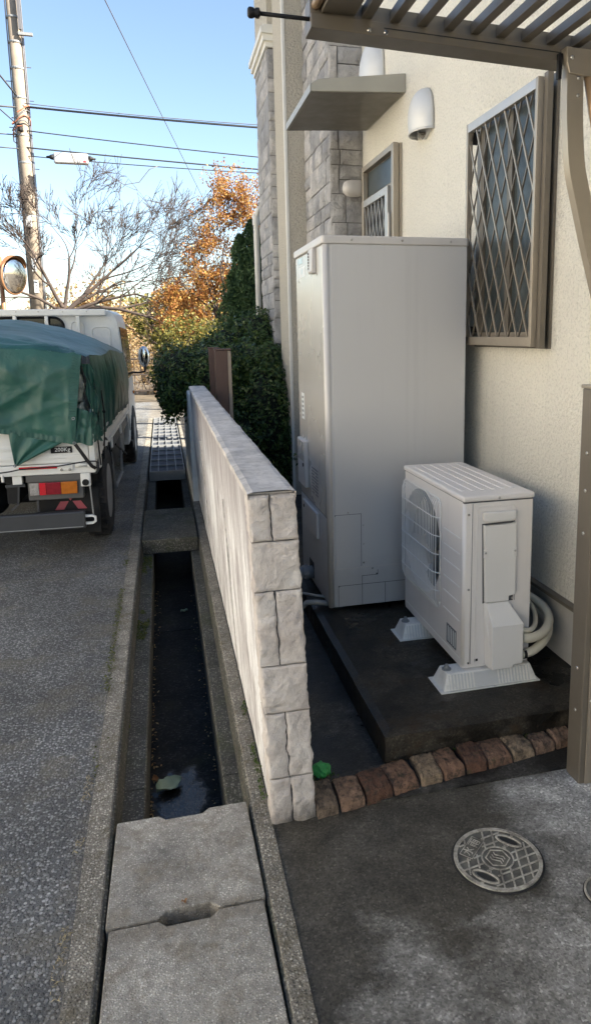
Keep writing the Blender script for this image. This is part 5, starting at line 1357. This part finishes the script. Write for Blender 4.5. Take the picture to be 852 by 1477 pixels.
leaf_mesh('hanging_sprig', MAT['hedge'], np.array(tw), None, .024, hd, .45, 5, Vector((.8,7.3,0)))['kind'] = 'stuff'
# --- columnar conifer
cf = thing('conifer', 'columnar dark green conifer between the autumn tree and the stone pillar', 'conifer', (1.10, 8.95, 0))
spires = [(1.12,8.95,2.86,.30),(.97,8.92,2.68,.25),(1.27,9.0,3.12,.28),(.88,8.9,2.25,.22),(1.02,8.82,2.40,.26),(1.20,8.82,2.70,.26),(1.36,8.95,3.05,.25)]
pc = []; ncs = []
rs = np.random.RandomState(21)
for sx, sy, sz, sr in spires:
    k_ = 6500
    t_ = rs.rand(k_)**.8; a = rs.rand(k_)*2*np.pi
    prof_ = sr*np.minimum(1, (1-t_)**.8*2.9+.05)*(.75+.25*np.sin(t_*25+a*2+sx*9))*(.55+.45*rs.rand(k_)**.4)
    pc.append(np.stack([sx+prof_*np.cos(a), sy+prof_*np.sin(a), .3+t_*(sz-.3)], 1)); ncs.append(np.stack([np.cos(a), np.sin(a), np.full(k_, .2)], 1))
leaf_mesh('foliage', MAT['conifer'], np.concatenate(pc), np.concatenate(ncs)*.6, .030, cf, .28, 6, Vector((1.10,8.95,0)))
cm_ = MB()
for sx, sy, sz, sr in spires: cm_.tube([(sx,sy,-.1),(sx,sy,sz*.5),(sx,sy,sz-.25)], [sr*.55,sr*.5,.02], 8)
cm_.build('dark_core', MAT['hedgecore'], cf)  # near-black filler again, painting the shade inside the conifer

class Tree:
    def __init__(s, seed): s.rs = random.Random(seed); s.b = MB(); s.tips = []; s.thin = MB()
    def limb(s, p, d, L, r, depth, gravity=.0, wob=.18, kids=(3, 4), shrink=.68, minr=.004, spread=.75, flat=0):
        rs = s.rs; r = max(r, minr); p = Vector(p); d = Vector(d).normalized(); n = 5 if depth > 1 else 4
        path = [p.copy()]; rad = [r]; dirs = [d.copy()]
        for i in range(n):
            d = (d+Vector((rs.gauss(0,1), rs.gauss(0,1), rs.gauss(0,1)))*wob*.5+Vector((0,0,gravity))).normalized()
            p = p+d*(L/n); path.append(p.copy()); rad.append(max(minr*.6, r*(1-.55*(i+1)/n))); dirs.append(d.copy())
        s.b.tube(path, rad, 7 if r > .04 else (5 if r > .012 else 3), cap=False)
        if depth == 0:
            s.tips += path[1:]; return
        k_ = rs.randint(*kids)
        for i in range(k_):
            j = rs.randint(max(1, n-3), n) if i else n
            dd = dirs[j]; ax = dd.cross(Vector((rs.gauss(0,1), rs.gauss(0,1), rs.gauss(0,1)))).normalized()
            ang = rs.uniform(.35, 1)*spread
            nd = (dd*math.cos(ang)+ax*math.sin(ang)); nd.y *= (1-flat); nd.normalize()
            s.limb(path[j], nd, L*shrink*rs.uniform(.75, 1.15), rad[j]*rs.uniform(.55, .8), depth-1, gravity, wob, kids, shrink, minr, spread, flat)
# --- bare cherry tree
bt = thing('bare_tree', 'bare cherry tree with spreading branches behind the truck', 'tree', (-2.45, 17.9, 0))
T = Tree(4); 
T.b.tube([(-2.45,17.9,-.2),(-2.42,17.9,.9),(-2.30,17.9,1.7),(-2.15,17.9,2.15)], [.17,.15,.14,.12], 10)
T.b.build('trunk', MAT['bark'], bt, smooth=True)
T = Tree(4)
S0 = Vector((-2.15,17.9,2.1))
for d, L, r, dep in (((.80,.0,.75),1.5,.085,5),((.35,.1,1),1.25,.070,5),((-.45,.0,1),1.35,.070,5),((1,-.1,.28),1.7,.075,5),((-.9,.1,.65),1.5,.06,5),((.95,.2,.5),1.5,.06,5)):
    T.limb(S0+Vector((0,0,random.uniform(-.25,.1))), d, L, r*.70, dep, .014, .20, (3, 4), .70, .0072, .66, .3)
for pth, r in (([(-2.15,17.9,1.95),(-1.5,17.8,2.18),(-.9,17.7,2.12),(-.3,17.6,1.95),(.35,17.6,1.68)], .055),):
    T.b.tube(pth, [r,r*.85,r*.7,r*.5,r*.2], 7)
    for j in range(1, 5):
        for q_ in range(3): T.limb(pth[j], (random.uniform(.3,1), random.uniform(-.4,.4), random.uniform(.0,.9)), .8, r*.35, 3, .014, .2, (2,3), .7, .008, .6)
T.b.build('branches', MAT['bark'], bt, smooth=True)
bt2 = thing('bare_tree', 'farther bare tree right of the pole above the truck cab', 'tree', (-.6, 25, 0))
T = Tree(8); T.b.tube([(-.6,25,-.2),(-.6,25,1.6)], [.14,.11], 8)
for d, L, r in (((.2,0,1),1.7,.08),((-.8,0,.8),1.6,.07),((.9,0,.7),1.6,.07),((-.2,.3,1),1.6,.06)): T.limb((-.6,25,1.5), d, L, r*.8, 5, .014, .2, (2,4), .72, .009, .68)
T.b.build('branches', MAT['bark'], bt2, smooth=True)
# --- autumn trees
def autumn(name, label, base, crown, N, size, mat_, seed, h, group='autumn trees'):
    t_ = thing(name, label, 'tree', base, group)
    T = Tree(seed); bx_, by_, _ = base
    T.b.tube([(bx_,by_,-.2),(bx_+.05,by_,h*.25),(bx_,by_,h*.45)], [.09,.075,.06], 8)
    for i in range(6):
        a = i*1.05+seed; T.limb((bx_,by_,h*.35+i*.05*h*.3), (math.cos(a)*.6, math.sin(a)*.4, 1), h*.22, .035, 3, .02, .2, (2,3), .75, .004, .65)
    T.b.build('branches', MAT['bark'], t_, smooth=True)
    rs = np.random.RandomState(seed+1)
    pts_, nn_ = shell_points(crown, N, seed+2, .12, .45)
    keep = np.array([noise.noise(Vector(p)*3.1)+.6*noise.noise(Vector(p)*8.3) > .0 for p in pts_])
    leaf_mesh('crown', mat_, pts_[keep], None, size, t_, .6, seed+3, Vector(base))
autumn('autumn_tree', 'orange autumn tree rising behind the conifer', (1.0,12.0,0), [(.95,12,3.1,.42,.5,.80),(1.45,12,3.3,.50,.5,.75),(1.15,12,3.75,.45,.5,.45),(.80,12,2.35,.50,.5,.42),(.35,12,2.15,.42,.4,.36),(1.3,12,2.4,.55,.5,.5),(.62,11.9,2.75,.30,.3,.25),(.20,11.9,2.0,.35,.35,.30)], 44000, .018, MAT['autumn'], 31, 3.9)
autumn('autumn_tree', 'low russet tree leaning toward the bare branches', (.25,15.0,0), [(.55,15,1.95,.50,.5,.42),(.95,15,2.2,.50,.5,.45),(.25,15,1.75,.35,.4,.28)], 9000, .026, MAT['autumn'], 37, 2.4)
autumn('olive_shrub', 'sunlit olive-green bush behind the hanging evergreen shrub', (.35,10.6,0), [(.30,10.6,1.35,.45,.4,.40),(.75,10.5,1.45,.40,.4,.45),(.05,10.7,1.15,.30,.3,.35)], 12000, .022, MAT['olive'], 61, 1.6, 'far trees')
autumn('olive_tree', 'yellow-green shrubby tree at the far side of the cross road', (.0,19.5,0), [(-.1,19.5,1.9,.8,.5,.7),(.7,19.5,1.5,.9,.5,.8),(.3,19.5,2.5,.35,.4,.35)], 8000, .045, MAT['olive'], 41, 2.8, 'far trees')
autumn('dry_tree', 'pale tree with withered tan leaves behind the truck cab', (-2.0,22,0), [(-2.6,22,2.2,.8,.6,.8),(-1.7,22,2.4,.9,.6,.9),(-.8,22,1.8,.8,.6,.7),(-3.4,22,1.9,.7,.6,.7)], 6000, .055, MAT['tan'], 47, 3.2, 'far trees')
# --- thicket beyond the railing
P_l, N_l = shell_points([(-3+1.1*i, 20.2+.5*(i%3), .35+.25*((i*7)%3), .9, .7, .85) for i in range(8)], 26000, 77, .15, .4)
o = leaf_mesh('thicket', MAT['tan'], P_l, None, .045, None, .25, 78); struct(o, 'stuff', 'sunlit dry bushes and grass beyond the railing'); o['category'] = 'bushes'
T = Tree(15)
for i in range(26): T.limb((-3.5+.28*i, 19.2+.4*(i%3), .0), (random.uniform(-.5,.5), random.uniform(-.2,.2), 1), .9, .014, 2, -.02, .35, (2,3), .8, .004, .8)
o = T.b.build('thicket_twigs', MAT['bark']); struct(o, 'stuff', 'tangle of bare twigs beyond the railing'); o['category'] = 'twigs'
# far mass of woodland
P_l, N_l = shell_points([(-24+3.2*i, 60+3*(i%3), 1.2+.5*((i*5)%4), 3.2, 2, 2.2) for i in range(20)], 14000, 91, .3, .4)
o = leaf_mesh('far_woodland', MAT['olive'], P_l, None, .28, None, .6, 92); struct(o, 'stuff', 'hazy far woodland on the horizon'); o['category'] = 'woodland'

# ------------------------------------------------------------------ moss, weeds, fallen leaves
rs = np.random.RandomState(55); pm = []
for y0, y1, n_ in ((2.2,2.9,60),(3.0,4.9,800),(5,8,200)):
    for i in range(n_):
        y = rs.uniform(y0, y1)
        if noise.noise(Vector((0, y*2.1, 3))) < -.05: continue
        pm.append((-.302+.010*rs.randn()-.006, y, .004+.006*rs.rand()))
o = leaf_mesh('moss_strip', MAT['mossm'], np.array(pm), np.tile([0,0,1.5], (len(pm),1)), .0045, None, .8, 56); struct(o, 'stuff', 'patchy yellow-green moss along the road side of the kerb'); o['category'] = 'moss'
pm = []
for i in range(420):
    y = rs.uniform(1.35, 2.4)
    if noise.noise(Vector((4, y*4, 1))) < .05: continue
    pm.append((-.305-.03*rs.rand(), y, .004+.004*rs.rand()))
o = leaf_mesh('dry_grass', MAT['drygrass'], np.array(pm), np.tile([0,0,1.2], (len(pm),1)), .006, None, .14, 57); struct(o, 'stuff', 'flattened dry grass bits at the kerb edge'); o['category'] = 'grass'
pm = []
for i in range(200):
    y = rs.choice([2.30,2.38,2.12,2.7,2.2])+.03*rs.randn(); pm.append((.243+.006*rs.randn(), y, .006+.014*rs.rand()))
o = leaf_mesh('weeds', MAT['weed'], np.array(pm), None, .005, None, .6, 58); struct(o, 'stuff', 'tiny green weeds in the gap at the wall foot'); o['category'] = 'weeds'
pm = []
for x_ in (.95, 1.0, 1.20, 1.23, .43, .46):
    for i in range(26): pm.append((x_+.02*rs.randn(), (2.17 if x_ > .6 else 2.13)+.008*rs.randn(), .028+.014*rs.rand()))
o = leaf_mesh('weeds', MAT['weed'], np.array(pm), None, .006, None, .6, 59); struct(o, 'stuff', 'tiny weeds sprouting between bricks and concrete pad'); o['category'] = 'weeds'
pm = []
for i in range(5200):
    y = rs.uniform(2.7, 5.25); x = rs.uniform(-.215, -.152)
    if noise.noise(Vector((x*9, y*1.7, 6)))+.5*noise.noise(Vector((x*30, y*8, 2))) < .02: continue
    pm.append((x, y, -.097+.004*rs.rand()))
o = leaf_mesh('ledge_moss', MAT['mossm'], np.array(pm), np.tile([0,0,1.5], (len(pm),1)), .0048, None, .8, 63); struct(o, 'stuff', 'dark green moss on the inner ledge of the gutter'); o['category'] = 'moss'
pm = []
for i in range(260):
    y = 2.2+3.0*rs.rand()**1.5; x = (-.135 if rs.rand() < .6 else .118)+.018*rs.randn(); pm.append((min(.125, max(-.14, x)), y, -.356+.003*rs.rand()))
o = leaf_mesh('leaf_litter', MAT['tan'], np.array(pm), np.tile([0,0,1.4], (len(pm),1)), .007, None, .5, 64); struct(o, 'stuff', 'scattered leaf bits along the gutter floor edges'); o['category'] = 'leaf litter'
def fallen(name, label, c, L, wd, rz, mt, curl=.012):
    def fn(u, v):
        s_ = math.sin(math.pi*min(1, u*1.02))**.7; x = L*(u-.5); y = wd*s_*(v-.5)*(1+.10*math.sin(u*23))
        return (x, y, curl*(abs(v-.5)*2)**2+.004*math.sin(u*9)+.003)
    o = MB().grid(fn, 14, 8).build(name, mt, None, smooth=True); o.location = c; o.rotation_euler = (0, 0, rz)
    return tag(o, label, 'leaf')
fallen('fallen_leaf', 'big pale green leaf lying on the gutter floor', (-.070, 2.80, -.355), .115, .095, .5, MAT['paleleaf'], .02)
fallen('fallen_leaf', 'small reddish brown leaf beside the pale leaf in the gutter', (-.125, 2.86, -.356), .04, .028, 1.9, MAT['brownleaf'])
fallen('fallen_leaf', 'tiny orange leaf on the cover slab near the slot', (-.022, 1.735, .008), .016, .012, .3, MAT['brownleaf'], .002)
fallen('fallen_leaf', 'pale curled leaf deep in the gutter before the concrete lid', (.05, 4.75, -.355), .05, .02, .2, MAT['paleleaf'])
